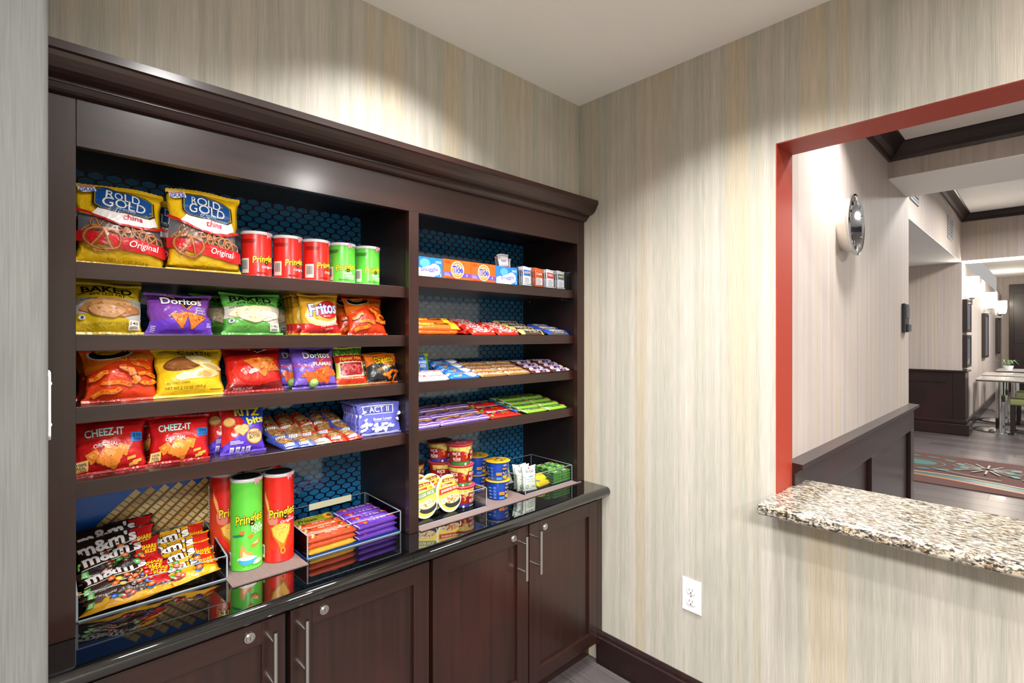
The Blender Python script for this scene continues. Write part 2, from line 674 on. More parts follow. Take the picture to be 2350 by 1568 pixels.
def bar_rows(L, Wd, T, seed=0, nx=14, ny=10):
    """flow-wrapped bar lying on z=0, length along x, face up"""
    rows = []
    for j in range(ny + 1):
        v = j / ny
        w = abs(2 * v - 1)
        row = []
        for i in range(nx + 1):
            u = -1 + 2 * i / nx
            e = min(1., (1 - abs(u)) / .16)
            e = e * e * (3 - 2 * e) if abs(u) < .90 else 0
            g = max(0, 1 - w ** 3.2) ** .5
            x = u * L / 2
            y = (v - .5) * Wd * (1 - .0 * e) * (1.05 - .05 * e)
            z = T * (.32 + .68 * g) * e * (1 + .10 * noise.noise((u * 3 + seed, v * 3, seed * 2.))) + (1 - e) * T * .42 + .0012 * noise.noise((u * 9 + seed, v * 9, 4.))
            if j in (0, ny):
                z = T * .40 * e + (1 - e) * T * .40
            row.append((x, y, z))
        rows.append(row)
    return rows


def make_bar(name, label, cat, des, L, Wd, T, loc, rot=(0, 0, 0), seed=1, group=None):
    t = thing(name, label, cat, loc, rot, group)
    top = bar_rows(L, Wd, T, seed)
    bot = [[(x, y, (T * .40 if j in (0, 10) else T * .02) if abs(x) < L * .44 else T * .40) for (x, y, z) in r] for j, r in enumerate(top)]
    link('wrapper', grid_mesh('wrapper', [top, bot], foil(des.base)), t)
    print_on(Surf(top), des, t, eps0=.0005, eps=.0001, m=.97, mk=foil)
    return t


# ================================================================== ROOM SHELL
XR, XB = 1.68, 1.819          # right wall, near and far face
ZC = 2.294                    # pantry ceiling
# floor slab with planks laid on it
floor = struct('floor', MB().box(-2.6, 20, -3.2, 3.2, -.06, -.004), grout, 'dark grey wood-look plank floor')


def arc(cx, cy, r, a0, a1, n=6):
    return [(cx + r * math.cos(R(a0 + (a1 - a0) * k / n)), cy + r * math.sin(R(a0 + (a1 - a0) * k / n))) for k in range(n + 1)]


def planks(x0, x1, y0, y1, pw, pl, seed):
    g = .003
    me = MB().box(-pw / 2 + g / 2, pw / 2 - g / 2, -pl / 2 + g / 2, pl / 2 - g / 2, -.004, 0).mesh('plank', floor_m)
    rn = random.Random(seed)
    x, k = x0, 0
    while x < x1 - 1e-6:
        y = y0 - pl * ((k * .37) % 1)
        while y < y1:
            o = link('plank', me, floor, (x + pw / 2, y + pl / 2, 0))
            y += pl
        x += pw
        k += 1


planks(.75, 1.65, .30, 1.30, .15, .9, 1)
planks(4.0, 9.6, -.9, 1.4, .2, 1.2, 2)

ceiling = struct('ceiling', MB().box(-2.6, XB, -2.7, 1.40, ZC, ZC + .06), white_ceil, 'smooth white pantry ceiling')
wall_back = struct('wall_back', MB().box(.0, XR, 1.367, 1.50, 1.80, ZC), WP, 'striated beige wallpaper above the snack cabinet')
wl = [(-2.6, 1.0)] + arc(.0165 - .011, 1.0 + .011, .011, -90, 0, 6) + [(.0165, 1.75), (-2.6, 1.75)]
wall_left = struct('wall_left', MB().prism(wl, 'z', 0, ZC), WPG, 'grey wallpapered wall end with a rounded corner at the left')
rw = MB()
rw.box(XR, XB, .586, 1.75, 0, ZC)
rw.box(XR, XB, -.95, .586, 0, .792)
rw.box(XR, XB, -.95, .586, 1.92, ZC)
rw.box(XR, XB, -2.7, -.95, 0, ZC)
wall_right = struct('wall_right', rw, WP, 'striated beige wallpapered wall with a wide serving opening')
struct('wall_behind', MB().box(-2.6, XB, -2.84, -2.7, 0, ZC), WP, 'wallpapered wall behind the viewer')
struct('wall_far_left', MB().box(-2.74, -2.6, -2.84, 1.0, 0, ZC), WP, 'wallpapered wall far to the left')
struct('trim_1', MB().box(XR + .0015, XB + .001, .5835, .586, .829, 1.92).box(XR + .0015, XB + .001, -.95, .5835, 1.9175, 1.92),
       red_paint, 'red painted lining of the serving opening')
bbp = [(1.66, 0), (1.68, 0), (1.68, .127), (1.674, .127), (1.668, .118), (1.664, .108), (1.66, .104)]
struct('baseboard_right', MB().prism([(x, z) for x, z in bbp], 'y', -2.7, 1.262), W_LOB, 'dark wood baseboard under the beige wall')

# granite ledge of the opening
zl, zt = .829, .036
lp = arc(1.555 + .016, zl - .016, .016, 180, 90, 5) + arc(1.945 - .016, zl - .016, .016, 90, 0, 5) + arc(1.945 - .012, zl - zt + .012, .012, 0, -90, 4) + arc(1.555 + .012, zl - zt + .012, .012, -90, -180, 4)
led = MB().prism(lp, 'y', -.95, .597).build('granite_ledge', granite_l, bevel=.008)
tag(led, 'speckled cream and brown granite ledge on the serving opening', 'ledge')

# wall outlet
t = thing('wall_outlet', 'white duplex power outlet low on the beige wall', 'outlet', (XR, .862, .412))
pl = MB()
pl.prism([(-.035, -.057), (.035, -.057), (.035, .057), (-.035, .057)], 'x', -.003, 0)
pl.prism([(-.032, -.054), (.032, -.054), (.032, .054), (-.032, .054)], 'x', -.006, -.003)
pl.build('cover_plate', plastic_w, t)
for dz in (-.0195, .0195):
    f = MB().prism([(math.cos(a) * .0165, max(-.0125, min(.0125, math.sin(a) * .0172)) + dz) for a in [2 * math.pi * k / 24 for k in range(24)]], 'x', -.0085, -.005).build('receptacle', plastic_w, t, bevel=.001)
    sl = MB()
    sl.box(-.0088, -.008, -.0072, -.0056, dz - .001, dz + .0075)
    sl.box(-.0088, -.008, .0052, .0068, dz - .001, dz + .0065)
    sl.prism([(math.cos(2 * math.pi * k / 10) * .0026, dz - .0075 + math.sin(2 * math.pi * k / 10) * .0026) for k in range(10)], 'x', -.0088, -.008)
    sl.build('slot', plastic_s, f)
MB().prism([(math.cos(2 * math.pi * k / 10) * .0024, math.sin(2 * math.pi * k / 10) * .0024) for k in range(10)], 'x', -.0075, -.005).build('screw', steel, t)

# switch plate seen edge-on at the left corner
t = thing('switch_plate', 'white switch plate on the narrow wall return beside the cabinet', 'switch plate', (.0165, 1.165, 1.205))
MB().prism([(-.035, -.05), (-.028, -.057), (.028, -.057), (.035, -.05), (.035, .05), (.028, .057), (-.028, .057), (-.035, .05)], 'x', 0, .0055).build('cover_plate', plastic_w, t, bevel=.002)
for dz in (-.035, .035):
    MB().lathe([(.003, .005), (.003, .0066), (.0015, .0074)], 10, (0, 0, dz), 'x').build('screw', plastic_w, t)

# ================================================================== SNACK CABINET
YF = 1.339
unit = thing('shelving_unit', 'dark espresso built-in snack cabinet with crown moulding and blue hexagon back', 'shelving unit', (0, 0, 0))
cp = [(1.367, 1.874), (1.266, 1.874), (1.266, 1.858), (1.272, 1.854)]
cp += arc(1.316, 1.866, .042, 195, 262, 8)
cp += [(1.3105, 1.818), (1.3105, 1.813), (1.318, 1.811)] + arc(1.318, 1.8015, .0085, 60, -60, 5)[::1]
cp = [(1.367, 1.874), (1.266, 1.874), (1.266, 1.858), (1.271, 1.855), (1.274, 1.846), (1.279, 1.837), (1.286, 1.829), (1.295, 1.823), (1.305, 1.820), (1.313, 1.8185), (1.313, 1.8135),
      (1.318, 1.8135), (1.320, 1.809), (1.323, 1.804), (1.328, 1.800), (1.334, 1.798), (1.339, 1.7975), (1.367, 1.7975)]
MB().prism(cp, 'x', .0175, XR - .001).build('crown_moulding', W_H, unit)
MB().box(.063, 1.634, YF, YF + .02, 1.702, 1.7975).build('header_rail', W_H, unit, bevel=.001)
MB().box(.0175, .063, YF, YF + .02, .7175, 1.7975).build('left_stile', W_V, unit, bevel=.001)
MB().box(1.634, XR - .001, YF, YF + .02, .7175, 1.7975).build('right_stile', W_V, unit, bevel=.001)
MB().box(.832, .867, YF - .001, YF + .02, .7175, 1.7025).build('centre_stile', W_V, unit, bevel=.001)
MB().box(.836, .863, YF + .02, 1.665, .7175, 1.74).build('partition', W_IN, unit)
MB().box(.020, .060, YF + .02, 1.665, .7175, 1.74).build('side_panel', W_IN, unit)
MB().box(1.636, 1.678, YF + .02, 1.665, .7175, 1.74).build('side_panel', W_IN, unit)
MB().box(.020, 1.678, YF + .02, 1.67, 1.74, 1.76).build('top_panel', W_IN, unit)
YBK = 1.660


def hex_panel(x0, x1, z0, z1):
    o = MB().box(x0, x1, YBK, YBK + .012, z0, z1).build('back_panel', navy, unit)
    tag(o, 'glossy navy back panel printed with blue hexagons')
    px, pz, w, h = .0371, .0340, .0290, .0190
    for nm, s, m, off in (('hexagon_outline', 1., hexl, .0004), ('hexagon_print', .90, hexc, .0008)):
        mb = MB()
        j = 0
        z = z0 + .006
        while z < z1:
            x = x0 + (px / 2 if j % 2 else 0)
            while x < x1 + px:
                pts = []
                for dx, dz in ((-.5, -.24), (0, -.5), (.5, -.24), (.5, .24), (0, .5), (-.5, .24)):
                    pts.append((min(max(x + dx * w * s, x0), x1), YBK - off, min(max(z + dz * h * s, z0), z1)))
                mb.add(pts, [(0, 1, 2, 3, 4, 5)])
                x += px
            z += pz / 2
            j += 1
        me = bpy.data.meshes.new(nm)
        me.from_pydata(mb.v, [], mb.f)
        me.materials.append(m)
        p = link(nm, me, o)


hex_panel(.060, .836, .7175, 1.74)
hex_panel(.863, 1.636, .7175, 1.74)
SY = 1.361
for x0, x1, zs in ((.0605, .8355, (1.473, 1.324, 1.176, 1.023)), (.8635, 1.6355, (1.512, 1.325, 1.176, 1.024))):
    for z in zs:
        MB().box(x0, x1, SY, YBK - .002, z - .034, z).build('shelf', W_H, unit, bevel=.001)
for y in (1.41, 1.60):
    MB().cyl((1.6355, y, 1.474), (1.618, y, 1.474), .004).build('shelf_pin', steel, unit)

# worktop
np_ = [(1.668, .717), (1.225, .717)] + arc(1.225, .6985, .0185, 90, 270, 10) + [(1.668, .680)]
wt = thing('countertop', 'polished black granite countertop with rounded front edge', 'countertop', (0, 0, 0))
MB().prism(np_, 'x', .0175, .7655).build('slab', granite_b, wt, smooth=True)
MB().prism(np_, 'x', .7665, XR - .002).build('slab', granite_b, wt, smooth=True)

# base cabinets
DZ0, DZ1 = .095, .664


def door(parent, x0, x1, lock_x, handle_x):
    d = thing('door', None, None)
    d.parent = parent
    yf, fw = 1.245, .052
    for a, b in ((x0, x0 + fw), (x1 - fw, x1)):
        MB().box(a, b, yf, yf + .02, DZ0, DZ1).build('stile', W_V, d, bevel=.0012)
    for a, b in ((DZ1 - fw, DZ1), (DZ0, DZ0 + fw)):
        MB().box(x0 + fw, x1 - fw, yf, yf + .02, a, b).build('rail', W_H, d, bevel=.0012)
    MB().box(x0 + fw - .004, x1 - fw + .004, yf + .010, yf + .016, DZ0 + fw - .004, DZ1 - fw + .004).build('panel', W_V, d)
    hy = yf - .034
    h = MB()
    h.cyl((handle_x, hy, .497), (handle_x, hy, .646), .0055)
    for z in (.524, .619):
        h.cyl((handle_x, hy, z), (handle_x, yf + .001, z), .0045)
    h.build('handle', steel, d, smooth=True)
    lk = MB()
    lk.lathe([(.0125, yf + .001), (.0125, yf - .002), (.0115, yf - .0035), (.0085, yf - .0035), (.0085, yf - .006), (.0075, yf - .007), (.004, yf - .007)], 24, (lock_x, 0, .638), 'y')
    lk.box(lock_x - .0008, lock_x + .0008, yf - .0074, yf - .0066, .634, .642, 1)
    lk.build('lock', [steel, plastic_s], d, smooth=True)
    return d


for nm, a, b, doors in (('left', .0175, .8475, ((.0215, .436, .357, .402), (.4475, .842, .529, .474))),
                        ('right', .8485, XR - .002, ((.8555, 1.252, 1.181, 1.211), (1.2585, 1.6435, 1.336, 1.281)))):
    cb = thing('base_cabinet', 'espresso base cabinet with two shaker doors, %s one under the black countertop' % nm, 'cabinet', (0, 0, 0), group='base cabinets under the countertop')
    MB().box(a, b, 1.2665, 1.66, .085, .679).build('carcass', gap_shade, cb)
    MB().box(a, b, 1.315, 1.335, .0, .085).build('toe_kick', W_H, cb)
    if nm == 'right':
        MB().box(1.647, XR - .002, 1.247, 1.2665, .085, .679).build('filler_strip', W_V, cb)
    for dd in doors:
        door(cb, *dd)

# ================================================================== LOBBY SEEN THROUGH THE OPENING
YW = .60
struct('wall_lobby_left', MB().box(XB, 3.93, YW, .76, 0, 2.6), WPL, 'pink-beige striated lobby wall with the round wall light')
wn = MB()
wn.box(XB, 3.93, YW - .008, YW, 0, .87)
o = wn.build('trim_2', W_LOB)
tag(o, 'dark wood panelled wainscot of the lobby wall', kind='structure')
for z0, z1 in ((.755, .87), (0, .16)):
    MB().box(XB, 3.93, YW - .026, YW - .008, z0, z1).build('rail', W_LOB, o, bevel=.002)
for x0, x1 in ((XB, 2.02), (2.86, 2.98), (3.83, 3.93)):
    MB().box(x0, x1, YW - .026, YW - .008, .16, .755).build('stile', W_LOB, o, bevel=.002)
MB().prism([(YW, .87), (YW - .028, .87), (YW - .040, .882), (YW - .048, .886), (YW - .048, .902), (YW, .906)], 'x', XB, 3.96).build('cap_rail', W_LOB, o)

# near ceiling, bulkhead and crown
tileM = mat('ceiling_tile', '#e2dcd8', .85, spec=.2)
NT(tileM)
barM = mat('ceiling_bar', '#b9b2ad', .6)
ceil2 = struct('ceiling_lobby', MB().box(XB, 3.37, -2.7, .60, 2.35, 2.41), barM, 'white tiled lobby ceiling')
tm = MB().box(-.30, .30, -.30, .30, -.012, 0).mesh('ceiling_tile', tileM)
for i in range(3):
    for j in range(5):
        link('ceiling_tile', tm, ceil2, (3.37 - .31 - .64 * i, .24 - .64 * j, 2.35))


def crown(x0, x1, ya, yb, z0, z1, pr, nm):
    mb = MB()
    prof = [(0, z0), (.12, z0), (.22, z0 + (z1 - z0) * .18), (.45, z0 + (z1 - z0) * .35), (.72, z0 + (z1 - z0) * .7), (.9, z0 + (z1 - z0) * .88), (1, z0 + (z1 - z0) * .9), (1, z1), (0, z1)]
    mb.prism([(ya - q * pr, z) for q, z in prof], 'x', x0, x1)
    mb.prism([(x1 - q * pr, z) for q, z in prof], 'y', yb, ya)
    o = mb.build(nm, W_LOB)
    tag(o, 'dark wood crown moulding of the lobby ceiling', kind='structure')


crown(XB, 3.37, YW, -2.7, 2.262, 2.345, .085, 'trim_3')
struct('wall_bulkhead_near', MB().box(3.37, 3.87, -2.7, .60, 2.176, 2.6), WPL, 'wallpapered bulkhead face across the lobby ceiling')
struct('ceiling_soffit', MB().box(3.372, 3.872, -2.7, .60, 2.168, 2.1755), white_ceil, 'white underside of the lobby bulkhead')
struct('ceiling_far', MB().box(3.872, 9.07, -3.1, .84, 2.95, 3.0), white_ceil, 'white tray ceiling over the far lobby')
struct('wall_bulkhead_side', MB().box(3.93, 9.07, .82, 3.0, 2.326, 2.95), WPL, 'wallpapered bulkhead along the far lobby')
struct('ceiling_soffit_side', MB().box(3.93, 9.5, .821, 3.0, 2.318, 2.3255), white_ceil, 'white soffit under the side bulkhead')
crown(3.9, 9.07, .82, -3.1, 2.855, 2.948, .10, 'trim_4')
struct('wall_bulkhead_far', MB().box(9.07, 9.22, -3.1, .82, 2.335, 3.0), WPL, 'wallpapered bulkhead above the dining opening')
glow = mat('lit_edge', '#fff6ea', .5, emit='#fff3e2', es=3.0)
lt = thing('cove_light', 'glowing white light strip framing the dining opening', 'light strip', (9.08, 0, 0))
MB().box(0, .10, -3.0, .80, 2.305, 2.335).build('top_strip', glow, lt)
MB().box(0, .05, .80, .8145, 2.0, 2.335).build('side_strip', glow, lt)
struct('wall_pillar', MB().box(9.07, 17.1, .815, 3.0, 0, 2.318), WPL, 'wallpapered pillar and dining wall')
pw = MB()
pw.box(9.03, 9.40, .775, 2.9, .0, .84)
o = tag(pw.build('trim_5', W_LOB), 'dark wood wainscot around the lobby pillar', kind='structure')
MB().box(9.00, 9.44, .75, 2.9, .84, .865).build('cap_rail', W_LOB, o, bevel=.006)
MB().box(8.985, 9.44, .735, 2.9, 0, .15).build('plinth', W_LOB, o, bevel=.01)
MB().box(9.015, 9.42, .76, 2.9, .15, .20).build('base_mould', W_LOB, o, bevel=.008)
MB().box(9.016, 9.03, .96, 2.9, .70, .80).build('rail', W_LOB, o)
MB().box(9.016, 9.03, .775, .90, .20, .84).build('stile', W_LOB, o)
struct('wall_dining_end', MB().box(17.1, 17.2, -3.1, .9, 0, 2.9), WPL, 'far dining room wall')
struct('ceiling_dining', MB().box(9.22, 17.2, -3.1, .9, 2.75, 2.8), white_ceil, 'white dining room ceiling')
struct('baseboard_dining', MB().box(9.5, 17.1, .79, .815, 0, .14), W_LOB, 'dark baseboard of the dining wall')
# far doors
d = tag(MB().box(17.04, 17.1, -.6, .68, 0, 2.56).build('door_1', W_LOB, bevel=.004), 'dark wood double door at the end of the dining room', kind='structure')
for ya, yb in ((.08, .60), (-.52, -.02)):
    MB().box(17.025, 17.04, ya, yb, 1.15, 2.35).build('door_panel', W_LOB, d, bevel=.004)
    MB().box(17.025, 17.04, ya, yb, .15, 1.0).build('door_panel', W_LOB, d, bevel=.004)

vm = mat('vent_grey', '#9a9a9c', .5)
for k, (x, z, lab) in enumerate(((5.6, 2.62, 'nearer small grey air vent high on the far bulkhead'), (7.9, 2.60, 'farther small grey air vent high on the far bulkhead'))):
    t = thing('air_vent', lab, 'vent', (x, .82, z), group='air vents on the bulkhead')
    f = MB()
    f.box(-.20, .20, -.012, 0, -.13, -.11).box(-.20, .20, -.012, 0, .11, .13).box(-.20, -.18, -.012, 0, -.11, .11).box(.18, .20, -.012, 0, -.11, .11)
    f.build('frame', vm, t)
    for q in range(6):
        MB().box(-.18, .18, -.010, -.002, -.10 + q * .035, -.085 + q * .035).build('slat', vm, t)

# round wall light
t = thing('wall_light', 'round dark-glass wall light with white drum on the lobby wall', 'wall light', (2.475, YW, 1.782))
drum = mat('white_drum', '#efe9e2', .4)
MB().lathe([(.098, 0), (.104, -.012), (.115, -.036), (.119, -.042)], 40, (0, 0, 0), 'y').build('drum', drum, t, smooth=True)
MB().lathe([(.119, -.040), (.126, -.043), (.126, -.051), (.118, -.055), (.112, -.051)], 40, (0, 0, 0), 'y').build('chrome_rim', chrome, t, smooth=True)
MB().lathe([(.115, -.049), (.09, -.051), (.05, -.0525), (.02, -.053)], 40, (0, 0, 0), 'y').build('glass_face', mat('dark_glass', '#23262e', .06, coat=1., coat_ior=1.7), t, smooth=True)
for a in range(12):
    c, s = math.cos(a * math.pi / 6), math.sin(a * math.pi / 6)
    MB().cyl((c * .084, -.0525, s * .084), (c * .10, -.0525, s * .10), .0022, 6).build('chrome_mark', chrome, t)
# lobby thermostat
t = thing('wall_keypad', 'black wall keypad near the end of the lobby wall', 'keypad', (3.77, YW, 1.43))
MB().box(-.055, .055, -.018, 0, -.085, .085).build('case', mat('black_plastic', '#2c2c30', .35), t, bevel=.004)
MB().box(-.045, .045, -.022, -.018, .0, .07).build('screen', mat('keypad_screen', '#5a5c62', .2), t)
MB().box(-.02, .055, -.03, -.018, -.08, -.035).build('card_reader', mat('grey_plastic', '#4a4b50', .35), t, bevel=.003)

# sconces along the dining wall
shade_m = mat('lamp_glass', '#fff4e4', .4, emit='#fff0da', es=7.)
sc0 = None
for k, (x, z) in enumerate(((9.2, 1.985), (12.3, 1.958), (15.5, 1.965))):
    lab = ['largest glowing glass sconce nearest the lobby pillar', 'middle glowing glass sconce along the dining wall', 'smallest glowing glass sconce farthest down the dining wall'][k]
    if sc0 is None:
        sc0 = thing('wall_sconce', lab, 'sconce', (x, .728, z), group='glowing sconces along the dining wall')
        MB().lathe([(.055, -.14), (.07, -.10), (.082, .02), (.078, .14)], 24, cap=True).build('glass_shade', shade_m, sc0, smooth=True)
        b = MB()
        b.lathe([(.028, -.16), (.035, -.142), (.035, -.136)], 16)
        b.cyl((0, 0, -.16), (0, 0, -.24), .010)
        b.cyl((0, 0, -.22), (0, .086, -.22), .010)
        b.build('stem', chrome, sc0, smooth=True)
        MB().box(-.04, .04, .074, .0865, -.28, -.15).build('back_plate', chrome, sc0, bevel=.003)
    else:
        clone(sc0, (x, .728, z), (0, 0, 0), lab)
    pd = bpy.data.lights.new('sconce_bulb', 'POINT')
    pd.energy = 9
    pd.color = (1, .9, .76)
    pd.shadow_soft_size = .05
    po = bpy.data.objects.new('sconce_bulb', pd)
    COL.objects.link(po)
    po.location = (x, .728, z + .20)

# framed pictures seen on edge
frm = mat('picture_frame', '#2a1d18', .4)
art = mat('picture_print', '#7a8494', .3, coat=.6)
for nm, lab, x0, x1, z0, z1 in (('picture_frame', 'upper dark framed picture just past the lobby pillar', 9.12, 9.66, 1.38, 1.82),
                                ('picture_frame', 'lower dark framed picture just past the lobby pillar', 9.12, 9.66, .90, 1.34),
                                ('picture_frame', 'brown wood framed picture under the middle sconce', 11.9, 12.6, .95, 1.72),
                                ('picture_frame', 'thin brown framed picture under the farthest sconce', 15.1, 15.7, .95, 1.72)):
    t = thing('framed_picture', lab, 'picture', ((x0 + x1) / 2, .815, z0), group='pictures on the dining wall')
    w = (x1 - x0) / 2
    h = z1 - z0
    m = MB()
    m.box(-w, w, -.05, 0, 0, .04).box(-w, w, -.05, 0, h - .04, h).box(-w, -w + .04, -.05, 0, .04, h - .04).box(w - .04, w, -.05, 0, .04, h - .04)
    m.build('frame', frm, t)
    MB().box(-w + .04, w - .04, -.04, 0, .04, h - .04).build('print', art, t)

# tables
ttop = mat('table_top', '#b9b2ac', .2, coat=.4)
tedge = mat('table_edge', '#8c8682', .2, metal=1.)
t0 = None
for k, (x, ya, lab) in enumerate(((9.75, .70, 'nearest grey dining table with chrome pedestal beyond the opening'), (10.9, .72, 'second grey dining table with chrome pedestal'), (12.4, .64, 'farthest grey dining table with chrome pedestal'))):
    if t0 is None:
        t0 = thing('dining_table', lab, 'table', (x, ya, 0), group='dining tables in the far room')
        MB().box(-.38, .38, -1.4, 0, .715, .745).build('tabletop', ttop, t0, bevel=.004)
        MB().box(-.382, .382, -1.402, .002, .712, .73).build('edge_band', tedge, t0)
        for yy in (-.22, -1.1):
            p = MB()
            p.lathe([(.05, .03), (.05, .70), (.16, .712)], 20, (.10, yy, 0))
            p.build('pedestal', chrome, t0, smooth=True)
            MB().lathe([(.29, .0), (.29, .012), (.20, .025), (.06, .04)], 32, (.10, yy, 0)).build('base_disc', chrome, t0, smooth=True)
    else:
        clone(t0, (x, ya, 0), (0, 0, 0), lab)
# chairs
grn = mat('green_upholstery', '#7d8350', .8)
dkl = mat('chair_leg_wood', '#1a1110', .4)
c0 = None
for k, (x, y, lab) in enumerate(((9.75, .16, 'green cushioned chair with dark legs at the nearest dining table'), (10.95, .14, 'green cushioned chair at the second dining table'))):
    if c0 is None:
        c0 = thing('dining_chair', lab, 'chair', (x, y, 0), group='green dining chairs')
        MB().box(-.23, .23, -.22, .22, .40, .48).build('seat', grn, c0, bevel=.02)
        for sx in (-1, 1):
            for sy in (-1, 1):
                MB().prism([(sx * .20 - .02, sy * .19 - .02), (sx * .20 + .02, sy * .19 - .02), (sx * .20 + .02, sy * .19 + .02), (sx * .20 - .02, sy * .19 + .02)], 'z', 0, .41).build('leg', dkl, c0)
        MB().box(-.22, .22, -.22, -.17, .48, .92).build('backrest', grn, c0, bevel=.015)
    else:
        clone(c0, (x, y, 0), (0, 0, 0), lab)
t = thing('potted_plant', 'small spiky green plant on the farthest dining table', 'plant', (12.3, .50, .745))
MB().lathe([(.05, 0), (.07, .07), (.06, .07)], 16).build('pot', plastic_w, t)
lf = mat('plant_leaf', '#5f7a4a', .5)
rn = random.Random(4)
for k in range(9):
    a = k * .7
    r_ = rn.uniform(.14, .26)
    pts = [(0, 0, .06), (math.cos(a) * r_ * .5, math.sin(a) * r_ * .5, .17), (math.cos(a) * r_, math.sin(a) * r_, rn.uniform(.08, .17))]
    nx_, ny_ = -math.sin(a) * .012, math.cos(a) * .012
    v = [(p[0] + s * nx_ * q, p[1] + s * ny_ * q, p[2]) for p, q in zip(pts, (.6, 1, .1)) for s in (-1, 1)]
    MB().add(v, [(0, 1, 3, 2), (2, 3, 5, 4)]).build('leaf', lf, t)

# patterned runner carpet
rug = thing('runner_rug', 'brown and teal patterned runner rug across the lobby floor', 'rug', (6.58, -.7, .0))
MB().box(-.73, .73, -2.0, 2.0, 0, .008).build('pile', mat('rug_brown', '#553e3b', .95, spec=.1), rug)
rd = Des(400, 146, '#4a3432')
T1, T2 = '#4c716c', '#3c6468'
rd.stroke([(-200 + k * 20, 22 + 14 * math.sin(k * .5)) for k in range(21)], 12, T2)
rd.stroke([(-200 + k * 20, 20 + 10 * math.sin(k * .5 + .6)) for k in range(21)], 5, '#a8693a')
rd.stroke([(-200 + k * 20, 32 + 14 * math.sin(k * .5)) for k in range(21)], 2.5, '#b8a888')
for cx in (-165, -60, 60):
    rd.ell(cx, 92, 17, 15, T1)
    rd.ell(cx, 92, 22, 19, T1).ell(cx, 92, 20.5, 17.5, '#553e3b').ell(cx, 92, 15, 13, T1)
    for k in range(14):
        a = k * 2 * math.pi / 14
        rd.ell(cx + 36 * math.cos(a), 92 + 34 * math.sin(a), 6, 3.6, T1, rot=math.degrees(a) + 90, n=12)
for k in range(16):
    a = k * math.pi / 8
    rd.stroke([(-112 + 5 * math.cos(a), 92 + 5 * math.sin(a)), (-112 + 26 * math.cos(a), 92 + 24 * math.sin(a))], 1.6, '#7d8880')
rd.stroke([(-150, 62), (-120, 50), (-100, 48)], 1.2, '#6b9a90')
# local sheet: x runs along -Y, y runs along +X
rs = Surf([[(-.73 + 1.46 * j / 8, 2.0 - 4.0 * i / 20, .008) for i in range(21)] for j in range(9)])
print_on(rs, rd, rug, .0006, .0002, ('woven_pattern', 'lettering'))


# ================================================================== PRINT DESIGNS
def pretzel_path(cx, cy, r, rot=0, n=30):
    """two loops and a crossing, drawn as three strokes"""
    a = R(rot)

    def tr(p):
        return (cx + r * (p[0] * math.cos(a) - p[1] * math.sin(a)), cy + r * (p[0] * math.sin(a) + p[1] * math.cos(a)))
    out = []
    outer = [(1.02 * math.cos(R(t)) * (1 if True else 1), .82 * math.sin(R(t)) - (.18 if 60 < t < 120 else 0)) for t in range(-150, 151, 10)]
    outer = [(math.sin(R(t)) * 1.05, -math.cos(R(t)) * .85 + .22 * math.exp(-((abs(t) - 180) / 35) ** 2) * -1) for t in range(-180, 181, 10)]
    out.append([tr(p) for p in outer])
    out.append([tr(p) for p in ((0, .62), (-.12, .25), (-.30, -.2), (-.52, -.62), (-.58, -.78))])
    out.append([tr(p) for p in ((0, .62), (.12, .25), (.30, -.2), (.52, -.62), (.58, -.78))])
    return out


def pretzel(d, cx, cy, r, rot, w, c, hi):
    for st in pretzel_path(cx, cy, r, rot):
        d.stroke(st, w, c)
    for st in pretzel_path(cx - .02, cy + .03, r, rot):
        d.stroke(st, w * .32, hi)


